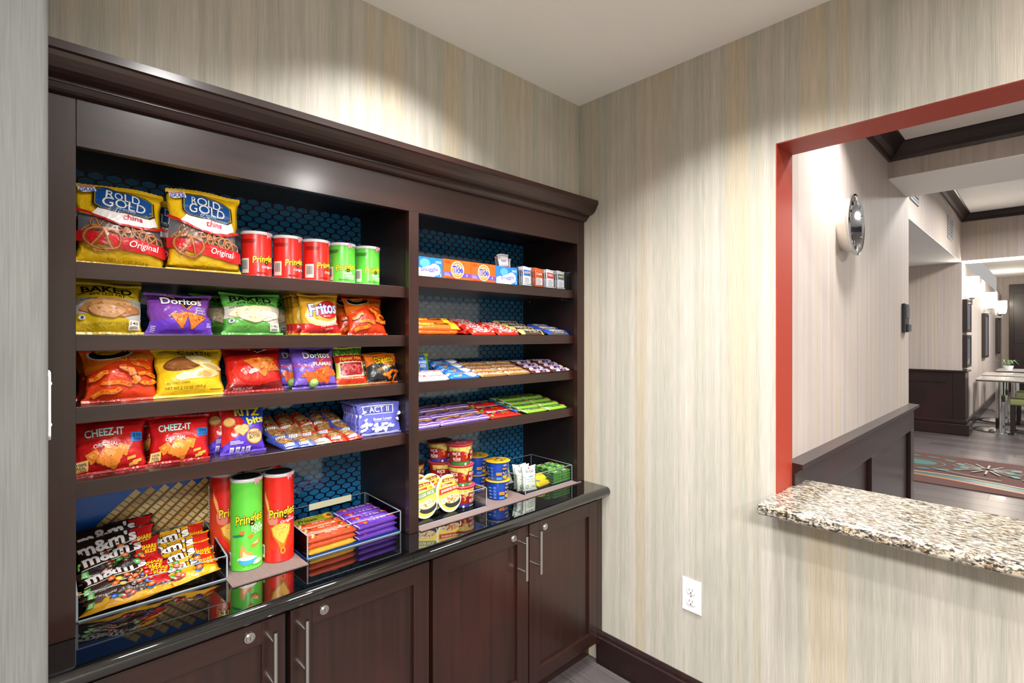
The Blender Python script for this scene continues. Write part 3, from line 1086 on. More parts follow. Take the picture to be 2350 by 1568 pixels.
def D_pretzel():
    d = Des(10, 12, '#e8b818')
    d.poly([(-5, 7.6), (-3, 6.6), (0, 5.7), (3, 5.5), (5, 6.2), (5, 2.8), (-5, 4.2)], '#66666c')
    rn = random.Random(3)
    for k in range(9):
        pretzel(d, -3.6 + k * .9, 4.4 + rn.uniform(-.2, 1.5) - k * .08, .95, rn.uniform(0, 360), .26, rn.choice(['#8a4a24', '#a25c30', '#74401e']), '#c98a58')
    d.stroke([(-5, 7.9), (-3.4, 6.9), (-1.8, 6.1), (0, 5.55), (2, 5.35), (3.6, 5.6), (5, 6.3)], .35, '#c01c22')
    d.poly([(-3.4, 7.0), (-2.6, 8.0), (3.6, 7.4), (4.0, 6.2), (3.0, 5.65), (1, 5.5), (-1, 5.85)], '#f0ecec')
    d.poly([(-5, 4.6), (-2, 4.2), (1, 3.75), (5, 3.2), (5, 1.6), (1, 2.1), (-2, 2.7), (-5, 3.2)], '#c4161c')
    pts = [(-2.9, 8.5), (-2.7, 10.6), (-1.6, 10.9), (2.4, 10.1), (3.4, 9.6), (3.4, 7.7), (2.8, 7.2), (-.6, 7.5), (-2.3, 7.9)]
    d.poly([(x * 1.10 - .02, 9.05 + (y - 9.05) * 1.14) for x, y in pts], '#0d1420')
    d.poly([(x * 1.05, 9.05 + (y - 9.05) * 1.06) for x, y in pts], '#8a7a30')
    d.poly(pts, '#17488a')
    d.text('ROLD', .1, 9.75, 3.9, 1.25, '#d8dadc', rot=-7, ol=('#0a1626', .05), bold=.012)
    d.text('GOLD', .2, 8.55, 4.9, 1.35, '#d8dadc', rot=-7, ol=('#0a1626', .05), bold=.012)
    d.text('Pretzels', .3, 7.75, 2.2, .42, '#9db8e0', shear=.3, rot=-5)
    d.text('thins', 1.0, 6.65, 2.3, .8, '#d01a48', rot=-3, bold=.04)
    d.text('Original', 2.2, 2.8, 3.3, 1.05, '#f4e8e8', shear=.15, rot=-7, bold=.012)
    pretzel(d, -2.3, 3.6, 1.75, -8, .38, '#8d4a20', '#c07c48')
    d.poly([(-4.6, 11.3), (-2.8, 11.1), (-2.6, 10.2), (-3.9, 10.1), (-4.4, 10.4)], '#e8eaf0')
    d.text('HUNGER', -3.65, 10.93, 1.6, .42, '#c41c24', rot=-6, bold=.05)
    d.text('GRAB', -3.55, 10.45, 1.6, .5, '#1c4aa8', rot=-6, bold=.05)
    d.text('NET WT. 4 OZ. (113.4 g)', .4, .95, 4.6, .42, '#6a5510', rot=-2, bold=0)
    return d


def chips(d, c, pts, cols, seed=0):
    rn = random.Random(seed)
    for k, (x, y, rx, ry, ro) in enumerate(pts):
        d.blob(x, y - .08, rx * 1.03, ry * 1.03, c, seed + k, ro)
        d.blob(x, y, rx, ry, cols[k % len(cols)], seed + k, ro)
        for q in range(4):
            d.ell(x + rn.uniform(-.5, .5) * rx, y + rn.uniform(-.4, .4) * ry, rx * .10, ry * .07, c, ro, 8)
    return d


def D_baked(base, mid, chipc, ed, flav):
    d = Des(10, 10, base)
    d.poly([(-5, 6.6), (-3, 6.3), (0, 6.1), (2, 6.4), (5, 6.5), (5, 2.4), (3.4, 2.0), (1, 3.0), (-2, 3.3), (-5, 3.6)], mid)
    d.blob(0, 9.5, 1.6, .5, '#2c1418', 2, 0)
    d.text("Lay's", 0, 9.5, 2.0, .55, '#c8bcae', shear=.2, ol=None)
    d.text('BAKED', -.1, 8.25, 7.2, 1.5, '#14160e', rot=-3, bold=.05, arc=.25)
    d.text('65% LESS FAT', -.1, 7.1, 5.2, .62, '#1a1c10', rot=-3, bold=.03, arc=.2)
    d.rect(-4.2, 7.2, -3.2, 7.32, '#1a1c10').rect(3.0, 6.9, 4.0, 7.02, '#1a1c10')
    d.text(flav, -2.9, 6.1, 2.4, .4, '#30302c', rot=2)
    chips(d, ed, [(-1.9, 4.6, 2.2, 1.3, 8), (1.2, 5.0, 2.4, 1.25, -10), (2.3, 3.9, 2.0, 1.1, 12), (-.3, 3.7, 2.4, 1.2, -4)], chipc, 5)
    d.text('POTATO CRISPS  NET WT. 1 1/8 OZ. (31.8 g)', -.4, 1.5, 6.4, .5, '#5a4e12', rot=2, bold=0)
    d.rect(2.7, .8, 4.3, 2.2, '#efe8d8').text('140', 3.5, 1.7, 1.1, .5, '#333333').lines(2.9, .95, 4.1, 1.35, 2, '#555555')
    d.ell(-3.7, 2.7, .42, .42, '#e8e4e0').ell(-3.7, 2.7, .2, .3, '#4a4a80')
    return d


def dorito(d, x, y, s, rot, seed=0, c=('#c0551c', '#e0792a')):
    rn = random.Random(seed)
    a = R(rot)

    def tr(p):
        return (x + s * (p[0] * math.cos(a) - p[1] * math.sin(a)), y + s * (p[0] * math.sin(a) + p[1] * math.cos(a)))
    tri = [(-1, .62), (-.5, .72), (0, .66), (.6, .74), (1, .6), (.55, -.1), (.08, -1), (-.1, -.98), (-.6, -.1)]
    d.poly([tr((p[0] * 1.05, p[1] * 1.05)) for p in tri], '#7c2c0e')
    d.poly([tr(p) for p in tri], c[1])
    for k in range(16):
        u, v = rn.uniform(-.7, .7), rn.uniform(-.6, .55)
        if abs(u) < .75 * (v + 1) / 1.6:
            q = tr((u, v))
            d.blob(q[0], q[1], s * .14, s * .08, rn.choice([c[0], '#b8400f', '#f0a040']), k, rn.uniform(0, 180), 8)


def D_dorP():
    d = Des(11, 8.5, '#7a3fa2')
    d.poly([(-5.5, 8.5), (5.5, 8.5), (5.5, 7.4), (-5.5, 7.0)], '#35204a')
    d.poly([(-2.6, 8.3), (4.0, 7.7), (1.0, 4.8)], '#120c12')
    d.stroke([(-2.7, 8.35), (-.9, 7.5)], .22, '#d87a2a')
    d.stroke([(.0, 6.2), (.9, 4.9), (3.2, 7.2)], .26, '#e0702a')
    d.text('Doritos', .2, 6.7, 7.0, 1.5, '#dcdce0', rot=-1, bold=.05, ol=('#20101c', .09))
    for i, w in enumerate(('SPICY', 'SWEET', 'CHILI')):
        d.text(w, 3.5, 5.3 - .55 * i, 2.0, .42, '#d9c8e8', shear=.1, bold=.02)
    d.poly([(-5.5, 2.6), (5.5, 3.6), (5.5, 0), (-5.5, 0)], '#6a3cc0')
    dorito(d, -.2, 2.9, 1.75, 8, 1)
    dorito(d, 2.3, 2.7, 1.7, -16, 2)
    d.lines(-4.9, .6, -4.0, 1.8, 4, '#c8b8e0', 3).lines(4.2, 1.4, 5.0, 2.4, 4, '#c8b8e0', 2)
    return d


def D_fritos():
    d = Des(9, 9.5, '#e0a42a')
    d.poly([(-4.5, 2.6), (0, 2.0), (4.5, 3.6), (4.5, 0), (-4.5, 0)], '#c8201e')
    d.ell(.6, 4.8, 4.4, 2.9, '#f2dc90', 12)
    d.ell(.9, 5.1, 4.0, 2.4, '#e0a42a', 12)
    d.ell(1.5, 5.6, 2.9, 2.2, '#cc1f1c', 10)
    d.stroke([(-3.4, 4.2), (-1.5, 2.9), (1, 2.5), (3.2, 3.1), (4.4, 4.6)], .55, '#f6e8b0')
    d.text('Fritos', .4, 5.9, 7.0, 2.9, '#f4f4f4', rot=8, shear=.12, bold=.05, ol=('#2c3ca0', .10))
    d.text('BRAND', 1.0, 4.0, 1.8, .28, '#f0d8d0', rot=8)
    d.text('The ORIGINAL', 1.6, 2.3, 4.4, .85, '#f6ece4', rot=12, bold=.03)
    d.text('CORN CHIPS', 1.6, 1.3, 2.2, .35, '#f0c8b8', rot=10)
    d.text('BURSTING WITH TASTE', .4, .55, 6.0, .3, '#8a1010')
    return d


def puff(d, x, y, l, w, rot, seed=0):
    rn = random.Random(seed)
    a = R(rot)
    pts = [(x + math.cos(a) * t * l + -math.sin(a) * .25 * w * math.sin(t * 7 + seed), y + math.sin(a) * t * l + math.cos(a) * .25 * w * math.sin(t * 7 + seed)) for t in [-.5 + k / 8 for k in range(9)]]
    d.stroke([(p[0], p[1] - w * .12) for p in pts], w * 1.15, '#8c2c08')
    d.stroke(pts, w, '#f07a1a')
    for k in range(7):
        p = pts[1 + k]
        d.blob(p[0], p[1] + w * .1, w * .28, w * .2, rn.choice(['#ff9c34', '#d85a10']), k, rot, 8)


def D_cheetos(top=True):
    d = Des(10, 12.5, '#e8421a')
    d.poly([(-5, 12.5), (5, 12.5), (5, 9.8), (2, 9.7), (-1, 8.6), (-3.5, 6.8), (-5, 6.2)], '#dd6a16')
    d.ell(-1.2, 11.6, 3.2, 2.2, '#e8e4dc', 20).ell(-1.2, 11.6, 2.9, 1.9, '#1a1610', 20).ell(-1.4, 11.9, 1.7, 1.2, '#e8b01c', 20)
    d.text('Crunchy', 2.2, 9.75, 4.4, 1.5, '#e8481c', shear=.2, rot=10, bold=.05, ol=('#f0d040', .13))
    for k, (x, y, l, ro) in enumerate(((2.9, 7.9, 3.0, -32), (-.6, 3.6, 4.2, -8), (3.6, 5.6, 2.6, -4), (-2.0, 1.9, 3.8, 18), (3.7, 3.6, 2.2, 28), (2.0, 4.2, 1.6, 80), (-2.9, 5.2, 2.6, 30), (.9, 6.3, 2.6, -50))):
        puff(d, x, y, l, .85, ro, k)
    d.text('CHEESE FLAVORED SNACKS', -2.2, .75, 4.4, .55, '#7c1606', rot=4, bold=0)
    return d


def D_classic():
    d = Des(10, 11.5, '#f0c020')
    d.poly([(-5, 11.5), (5, 11.5), (5, 8.6), (1.4, 8.3), (-2.4, 9.6), (-5, 9.8)], '#ccab1e')
    d.ell(.4, 12.2, 3.0, 1.6, '#e8e4dc').ell(.4, 12.2, 2.7, 1.35, '#e0822a')
    d.text('Classic', .9, 10.1, 5.0, 1.4, '#2c2a16', rot=-4, bold=0, shear=.05)
    d.ell(-1.0, 7.2, 3.0, 1.75, '#7a4420', 12).ell(-1.0, 7.35, 2.6, 1.4, '#9a5e30', 12)
    for k, (x, y, rx, ry, ro) in enumerate(((1.4, 8.0, 2.2, .95, -28), (2.0, 7.2, 2.2, .9, -38), (3.0, 6.4, 1.9, .9, -20), (1.8, 4.6, 2.4, 1.2, 12))):
        d.blob(x, y, rx, ry, ['#f4e6b0', '#ecd890', '#f6eaba', '#f0d898'][k], k, ro)
        d.blob(x + .1, y - .12, rx * .7, ry * .6, '#e8c478', k + 3, ro)
    d.blob(-.4, 4.2, 2.1, .9, '#f4e2a2', 9, 14)
    d.blob(1.8, 4.4, 1.2, .7, '#d89c58', 11, 8)
    d.text('POTATO CHIPS', -2.0, 2.7, 3.2, .45, '#5a4a10', bold=0)
    d.text('NET WT. 2 1/2 OZ. (70.8 g)', -.9, 1.7, 5.6, .62, '#3c3210', rot=1, bold=.005)
    d.lines(2.6, 1.2, 4.6, 1.5, 1, '#6a5a18')
    return d


def D_dorR():
    d = Des(10, 11.5, '#c41a12')
    d.poly([(-5, 11.5), (5, 11.5), (5, 9.6), (-5, 9.0)], '#7c0c0c')
    d.ell(.5, 5.5, 4.6, 3.4, '#d82818', 10)
    d.poly([(-5, 2.2), (0, 1.2), (5, 2.6), (5, 0), (-5, 0)], '#7a1414')
    d.stroke([(-.4, 11.5), (.7, 9.8), (2.6, 11.5)], .45, '#e8d8b0')
    d.poly([(-.3, 11.5), (.7, 10.1), (2.4, 11.5)], '#1a0c0c')
    dorito(d, 1.0, 6.1, 2.9, 8, 4)
    dorito(d, 3.4, 5.6, 1.5, 70, 6)
    d.blob(-.6, 4.6, .7, .5, '#f0b0b0', 3).blob(-1.1, 4.2, .4, .3, '#f8e0e0', 4)
    d.text('TORTILLA CHIPS', -2.3, 1.0, 3.2, .5, '#d0a8a8', bold=0)
    d.text('NET WT 2 3/4 OZ', -2.3, .4, 3.6, .3, '#b08080', bold=0)
    return d


def D_flamas():
    d = Des(9.5, 10.5, '#7858c8')
    d.poly([(-4.75, 10.5), (4.75, 10.5), (4.75, 9.2), (-4.75, 8.8)], '#583a94')
    d.poly([(-2.2, 10.2), (4.2, 9.4), (.9, 6.2)], '#17121c')
    d.ell(2.4, 6.6, 2.2, 2.0, '#b03a78', 20)
    d.stroke([(-4.6, 5.8), (-1, 4.6), (2, 4.6), (4.6, 6.4)], .35, '#d83a58')
    d.stroke([(.0, 7.6), (1.0, 6.3), (3.3, 8.2)], .32, '#e8702a')
    d.text('Doritos', .5, 8.0, 6.0, 1.7, '#e6e6ea', rot=0, bold=.05, ol=('#1a1420', .1))
    d.text('FLAMAS', 1.4, 5.6, 4.4, .95, '#f8e8d0', rot=2, bold=.05, ol=('#d8381c', .12))
    d.blob(1.2, 2.8, 3.6, 1.5, '#e85a1c', 4, 12, amp=.4)
    dorito(d, 1.6, 3.0, 2.3, 20, 8, ('#c03a10', '#e8601c'))
    dorito(d, -2.4, 3.1, 1.0, 50, 9, ('#c03a10', '#e8601c'))
    d.ell(-.8, 1.25, 1.0, .85, '#4c8a3a').ell(-.8, 1.3, .8, .65, '#a8cc70').ell(-.8, 1.3, .3, .22, '#d0e49c')
    d.text('NET WT 1 3/4 OZ', 2.4, .7, 4.0, .4, '#2a1a50', bold=0).lines(-4.2, .4, -2.4, 1.2, 3, '#2a1a50')
    return d


def D_funyuns():
    d = Des(7.5, 11, '#d2d860')
    d.text('FUNYUNS', 0, 9.6, 7.2, 2.0, '#3fae3c', rot=2, bold=.07, ol=('#17401c', .13))
    zig = [(-3.75 + k * .5, 8.2 + (.16 if k % 2 else -.1)) for k in range(16)]
    d.poly(zig + [(3.75 - k * .5, 6.2 + (.16 if k % 2 else -.1)) for k in range(16)], '#b4241a')
    d.text("Flamin' Hot", 0, 7.25, 5.6, 1.1, '#e8c040', shear=.25, rot=3, bold=.02)
    d.poly([(-3.2, 6.0), (3.0, 6.2), (3.1, 3.0), (2.4, 2.2), (-2.6, 2.0), (-3.2, 2.8)], '#e8ecd0')
    d.poly([(-2.9, 5.8), (2.7, 6.0), (2.8, 3.1), (2.2, 2.5), (-2.4, 2.3), (-2.9, 2.9)], '#8c1a1c')
    rn = random.Random(5)
    for k in range(9):
        x, y = rn.uniform(-2.0, 2.0), rn.uniform(3.2, 5.2)
        d.ell(x, y, .95, .7, rn.choice(['#c83838', '#b42a2c', '#d85050']), rn.uniform(0, 180), 14).ell(x, y, .5, .32, '#741416', rn.uniform(0, 180), 12)
    d.poly([(-3.75, 1.9), (3.75, 2.2), (3.75, .4), (-3.75, .4)], '#d8381c')
    d.text('Onion Flavored Rings', .2, 1.75, 5.0, .55, '#f4e8c0', bold=.02)
    return d


def D_cheF():
    d = Des(9, 8, '#d86c16')
    d.poly([(-4.5, 4.4), (-2.6, 5.4), (1, 4.6), (4.5, 5.2), (4.5, 0), (-4.5, 0)], '#232225')
    d.text('Cheetos', .3, 6.2, 5.6, 2.0, '#f0c020', shear=.1, rot=6, bold=.05, ol=('#15120e', .16))
    d.text("XXTRA Flamin' Hot", .8, 4.1, 5.8, .8, '#e8a01c', rot=16, shear=.2, bold=.03)
    for k, (x, y, l, ro) in enumerate(((1.4, 2.6, 2.6, 20), (.4, 1.8, 2.4, -30), (2.6, 1.4, 2.6, 60), (3.2, 2.9, 1.8, 8))):
        puff(d, x, y, l, .65, ro, k)
    d.text('CHEESE FLAVORED SNACKS', -1.8, .6, 4.2, .4, '#c8c0b8', rot=4, bold=0)
    return d


def D_cheez():
    d = Des(12, 10.5, '#c2181a')
    d.text('CHEEZ-IT', -1.0, 7.6, 6.4, 1.6, '#bfe0da', rot=1, bold=.05, ol=('#5a1010', .08))
    d.rect(-4.2, 6.45, 2.0, 6.55, '#b04a20')
    d.text('ORIGINAL', -.9, 5.2, 4.2, .8, '#f4e0dc', rot=3, bold=.05, arc=.2)
    d.poly([(3.4, 7.0), (5.6, 7.2), (5.7, 5.4), (3.5, 5.2)], '#1878c8').text('210', 4.55, 6.5, 1.6, .7, '#0a2a60', bold=.03).text('CALORIES', 4.55, 5.7, 1.7, .32, '#0a2a60', bold=.02)

    def cracker(x, y, s, rot):
        a = R(rot)

        def tr(p):
            return (x + s * (p[0] * math.cos(a) - p[1] * math.sin(a)), y + s * (p[0] * math.sin(a) + p[1] * math.cos(a)))
        pts = []
        for k in range(4):
            for q in range(8):
                t = -1 + 2 * q / 8
                w = 1 + (.05 if q % 2 else -.03)
                pts.append([(t, -w), (w, t), (-t, w), (-w, -t)][k])
        d.poly([tr((p[0] * 1.04, p[1] * 1.04 - .05)) for p in pts], '#8a3208')
        d.poly([tr(p) for p in pts], '#e8842c')
        d.blob(*tr((-.2, .25)), s * .5, s * .35, '#f0a050', int(x * 9), rot)
        d.ell(*tr((0, 0)), s * .08, s * .08, '#9a4410', 0, 8)
    cracker(-2.9, 3.1, 1.0, 28)
    cracker(1.9, 3.9, 1.0, -18)
    cracker(-.2, 2.9, 1.75, -28)
    for x, y, ro in ((3.3, 2.2, -10), (4.2, 1.5, 20), (3.6, 1.1, 24)):
        d.poly([(x - .8, y - .35), (x + .7, y - .1), (x + .75, y + .4), (x - .7, y + .2)], '#f0a848')
    d.poly([(-5.6, 2.4), (-3.7, 2.7), (-3.6, .9), (-5.5, .6)], '#f0c878').text('100%', -4.6, 1.95, 1.4, .5, '#1a2a60', rot=6, bold=.04).text('REAL', -4.6, 1.4, 1.3, .45, '#4a2a10', rot=6, bold=.04).text('CHEESE', -4.6, .95, 1.4, .3, '#4a2a10', rot=6, bold=.02)
    d.text('NET WT 1.5 OZ (42g)', -4.2, .3, 2.4, .25, '#5a0a0a', bold=0)
    return d


def D_ritz():
    d = Des(8.5, 10.5, '#5a3ac0')
    d.poly([(-4.25, 10.5), (1, 10.5), (-.2, 6.8), (-.6, 4.4), (-4.25, 1.8)], '#c0201c')
    d.poly([(-1.8, 10.5), (4.25, 10.5), (4.25, 6.4), (1.2, 6.2), (-.8, 8.0)], '#1a3ca8')
    d.text('RITZ', .9, 9.2, 5.0, 2.1, '#f0d418', rot=-3, shear=.05, bold=.07, ol=('#162a80', .12))
    d.text('bits', 2.3, 7.1, 3.4, 1.7, '#f4dc20', rot=10, bold=.06, ol=('#1848c0', .14))
    d.ell(-2.8, 7.0, 1.1, 1.1, '#b87838').ell(-2.8, 7.1, .95, .95, '#e0ac68')
    for x, y in ((-1.2, 5.2), (-.1, 5.3)):
        d.ell(x, y, .95, 1.0, '#b87838')
    d.poly([(-2.1, 5.0), (.8, 5.1), (-.5, 3.5)], '#b87838')
    d.ell(-1.15, 5.25, .8, .85, '#e0ac68').ell(-.1, 5.35, .8, .85, '#e0ac68').poly([(-1.85, 5.0), (.6, 5.1), (-.5, 3.75)], '#e0ac68')
    d.ell(1.9, 3.4, 1.75, 1.7, '#b87a40').ell(1.9, 3.45, 1.55, 1.5, '#e8b880')
    d.text('PEANUT', 1.9, 4.1, 2.6, .75, '#4a2410', rot=6, bold=.05).text('BUTTER', 1.9, 3.3, 2.4, .7, '#4a2410', rot=6, bold=.05)
    d.lines(-2.8, 2.1, -.4, 2.9, 3, '#d8d0f0', 2)
    for k in range(4):
        d.rect(-2.8 + k * 1.0, .6, -2.1 + k * 1.0, 1.5, '#e0d8f4').lines(-2.7 + k, .7, -2.2 + k, 1.3, 3, '#5a3ac0', k)
    return d


def D_nuts(base, seed):
    d = Des(12, 5, base)
    d.ell(.9, 2.5, 3.6, 1.9, '#b88850')
    rn = random.Random(seed)
    for k in range(26):
        d.ell(rn.uniform(-2.0, 3.8), rn.uniform(1.0, 4.0), .55, .38, rn.choice(['#d8ac74', '#c08a4c', '#e4c08c', '#a8703c']), rn.uniform(0, 180), 12)
    d.ell(-3.8, 2.6, 1.3, 1.4, '#e0b020').ell(-3.8, 2.6, 1.1, 1.1, '#b81c1c').text('Nuts', -3.8, 2.6, 1.6, .6, '#f4e8c0', shear=.2)
    d.rect(4.9, .5, 5.6, 3.0, '#e4e0e8')
    for k in range(5):
        d.rect(4.95, .7 + k * .42, 5.55, .85 + k * .42, '#4a4650')
    return d


def D_act():
    d = Des(12, 10, '#6468c8')
    d.rect(-4.4, 6.4, 4.0, 9.2, '#d8dcf0').rect(-4.1, 6.7, 3.7, 8.9, '#5054b8')
    for k in range(17):
        d.ell(-4.25 + k * .5, 9.05, .1, .1, '#fafaff', 0, 6).ell(-4.25 + k * .5, 6.55, .1, .1, '#5054b8', 0, 6)
    d.text('ACT II', -.2, 7.8, 5.4, 1.7, '#e8ecfa', bold=.03)
    d.text('The Best Price in Popcorn', 0, 9.6, 5.4, .35, '#d4d8f0')
    d.text('Butter Lovers', .6, 4.9, 5.2, .8, '#e4e6f6', bold=.03)
    d.text('MICROWAVE POPCORN', .6, 4.2, 4.6, .3, '#c8ccec')
    rn = random.Random(8)
    for k in range(34):
        x = rn.uniform(-5.6, 5.6)
        y = rn.uniform(1.4, 3.4) if abs(x) < 4 else rn.uniform(1.4, 7.6)
        d.blob(x, y, rn.uniform(.4, .65), rn.uniform(.35, .55), rn.choice(['#e8eaf6', '#d6daf0', '#b8bee4']), k, rn.uniform(0, 90), 12, .35)
    d.lines(-5, .4, 5, 1.2, 2, '#c8ccec', 2)
    return d


def D_mm(base, word_c, seed):
    d = Des(17, 8.5, base)
    d.rect(3.4, 0, 8.5, 8.5, '#b41a1c') if base != '#e8a818' else d.poly([(4.4, 8.5), (8.5, 8.5), (8.5, 2.4), (5.6, 3.4)], '#c8281c')
    d.text("m&m's", -1.4, 6.1, 12.4, 3.6, '#e4e4e4', rot=3, bold=.07, ol=('#3a1c12', .13))
    d.stroke([(-8, 3.4), (-3, 3.7), (2, 4.3), (4, 4.8)], .22, '#e4e0dc')
    rn = random.Random(seed)
    for k in range(13):
        x, y = rn.uniform(-3.2, 5.2), rn.uniform(1.5, 3.6)
        c = rn.choice(['#c42020', '#2868c8', '#e8c020', '#3c9a3c', '#d8641c', '#5a3020'])
        d.ell(x, y, .8, .62, '#1c1210', rn.uniform(-20, 20), 14).ell(x, y + .04, .74, .56, c, 0, 14).text('m', x, y, .5, .32, '#f0f0f0', bold=.03)
    d.text('SHARE', 6.3, 4.5, 3.4, 1.0, '#f0c818', shear=.2, rot=4, bold=.05).text('SIZE', 6.5, 3.3, 2.8, 1.0, '#f0c818', shear=.2, rot=4, bold=.05)
    d.text('NET WT 3.14 OZ (89.0g)', -4.6, 1.2, 4.4, .5, '#e4dcd0', bold=0)
    d.rect(-7.8, 1.0, -6.6, 2.6, '#58b048').lines(-7.6, 1.2, -6.8, 2.4, 3, '#e8f4e0')
    return d


def D_can(base, dark, flavour):
    """unrolled can front, 22 wide (most of the way round), 24 tall"""
    d = Des(22, 24, base)
    if flavour == 'o':
        d.poly([(-4.2, 21), (-2.2, 12), (-3.4, 2), (-8, 2), (-8, 21)], '#c03a1c')
        d.poly([(-4.8, 20), (-3.4, 17), (-2.6, 12), (-3.4, 14), (-4.6, 17.5)], '#e8a060')
        d.ell(.3, 4.6, 3.1, 2.1, '#e83018')
        d.blob(-2.4, 12.2, 1.2, 2.2, '#d87868', 3, 20)
        d.poly([(-2.7, 9.6), (-1.4, 10.7), (.4, 10.9), (2.5, 10.1), (2.4, 8.2), (1.5, 6.2), (.9, 4.4), (.6, 3.2), (-.3, 3.3), (-.9, 5.2), (-2.2, 7.2)], '#b87018')
        d.poly([(-2.4, 9.5), (-1.2, 10.4), (.4, 10.6), (2.2, 9.9), (2.0, 8.2), (1.2, 6.3), (.5, 4.8), (-.5, 5.6), (-1.9, 7.4)], '#e8b048')
        for k in range(26):
            rn_ = random.Random(k)
            d.ell(rn_.uniform(-1.6, 1.8), rn_.uniform(7.0, 10.2), .18, .13, rn_.choice(['#d09030', '#f4cc78', '#c88428']), 0, 7)
        d.ell(.3, 2.9, .62, 1.0, '#d08c24').ell(.3, 2.9, .3, .6, '#e83018')
    else:
        d.poly([(-4.2, 9.3), (-.9, 9.9), (-1.1, 9.2), (-4.0, 8.6)], '#1c7a5c')
        for x in (-3.6, -3.1):
            d.stroke([(x, 8.8), (x - .2, 3.4)], .14, '#8cc878')
        for k in range(9):
            d.stroke([(-3.7, 3.8 + k * .55), (-3.1, 3.9 + k * .55)], .10, '#8cc878')
        d.blob(-1.4, 10.2, .6, .6, '#d8702a', 1).blob(.7, 9.0, .7, .55, '#e07a28', 2)
        d.poly([(.6, 6.6), (2.8, 7.9), (2.6, 6.6), (1.6, 5.8), (.7, 6.0)], '#d87a34').poly([(.9, 6.7), (2.6, 7.7), (2.2, 6.7)], '#f0c890')
        d.poly([(-1.6, 6.8), (-.9, 6.6), (-.6, 5.2), (1.0, 4.2), (.9, 3.0), (-1.6, 3.0), (-1.9, 4.2)], '#d89450').poly([(-1.2, 5.2), (-.4, 4.2), (.6, 3.6), (-1.3, 3.3)], '#f0c48c')
        d.ell(-.2, 2.7, 2.3, .8, '#f2f2e4').poly([(-2.4, 2.7), (2.1, 2.7), (1.2, 1.2), (-1.4, 1.2)], '#3aa0c8').ell(-.2, 2.9, 1.9, .5, '#f6f6ea')
        for k, (x, y) in enumerate(((2.2, 1.9), (2.6, 1.5), (2.0, 1.2))):
            d.ell(x, y, .9, .28, '#e8f0d0', 15 - 8 * k).ell(x, y, .6, .14, '#a8d088', 15 - 8 * k)
    d.text('Pringles', .3, 13.6, 6.7, 3.3, '#f0d028', shear=.25, rot=9, bold=.035, ol=('#241408', .085))
    if flavour == 'o':
        d.text('The', 2.0, 12.2, .8, .4, '#f4e0e0', rot=8).text('Original', 1.5, 11.3, 3.6, 1.0, '#f4e0e0', shear=.1, rot=9)
    else:
        d.text('SOUR', 1.9, 11.7, 2.6, .9, '#eef6e4', rot=9, bold=.03).text('CREAM', 2.2, 10.8, 3.0, .9, '#eef6e4', rot=9, bold=.03).text('& ONION', 2.5, 10.0, 2.2, .6, '#eef6e4', rot=9, bold=.02)
    d.text('NET WT 5.5 OZ (158g)', 1.0, .8, 4.4, .35, dark, bold=0)
    d.lines(-5.6, 19.6, -4.2, 21.2, 4, dark, 4)
    d.barcode(-6.6, .9, -4.3, 4.6, 3)
    d.rect(-6.6, 11.0, -5.7, 21.5, '#e4dccb')
    for k in range(12):
        d.rect(-6.5, 11.4 + k * .8, -5.8, 11.7 + k * .8, '#4a4640')
    return d


def D_can_s(base, dark, flavour):
    d = Des(23, 12, base)
    d.text('Pringles', 1.0, 4.7, 6.4, 2.6, '#f0d028', shear=.25, rot=8, bold=.035, ol=('#241408', .085))
    if flavour == 'o':
        d.text('Original', 2.0, 2.6, 3.6, 1.0, '#f4e0e0', shear=.1, rot=4)
        d.poly([(5.6, 11.8), (7.6, 11.8), (8.2, .3), (6.4, .3)], '#e06a30')
    else:
        d.text('SOUR', 1.6, 3.0, 2.8, .75, '#eef6e4', rot=4, bold=.03).text('CREAM', 2.2, 2.1, 3.2, .75, '#eef6e4', rot=4, bold=.03).text('& ONION', 2.5, 1.3, 2.4, .5, '#eef6e4', rot=4, bold=.02)
        for k in range(5):
            d.blob(6.4 + .3 * (k % 2), 2.0 + k * 1.2, .6, .5, ['#e8e4c0', '#e08a30', '#f0f0d8', '#d87a28', '#58b0d0'][k], k, 20 * k)
        d.poly([(5.2, 1.8), (7.0, 1.8), (6.4, .8), (5.6, .8)], '#3aa0c8')
    d.barcode(-5.6, .7, -3.0, 5.0, 4)
    d.lines(-5.4, 9.6, -1.0, 10.8, 3, dark, 5).lines(-1.2, .6, 2.2, 1.2, 2, dark, 5)
    return d


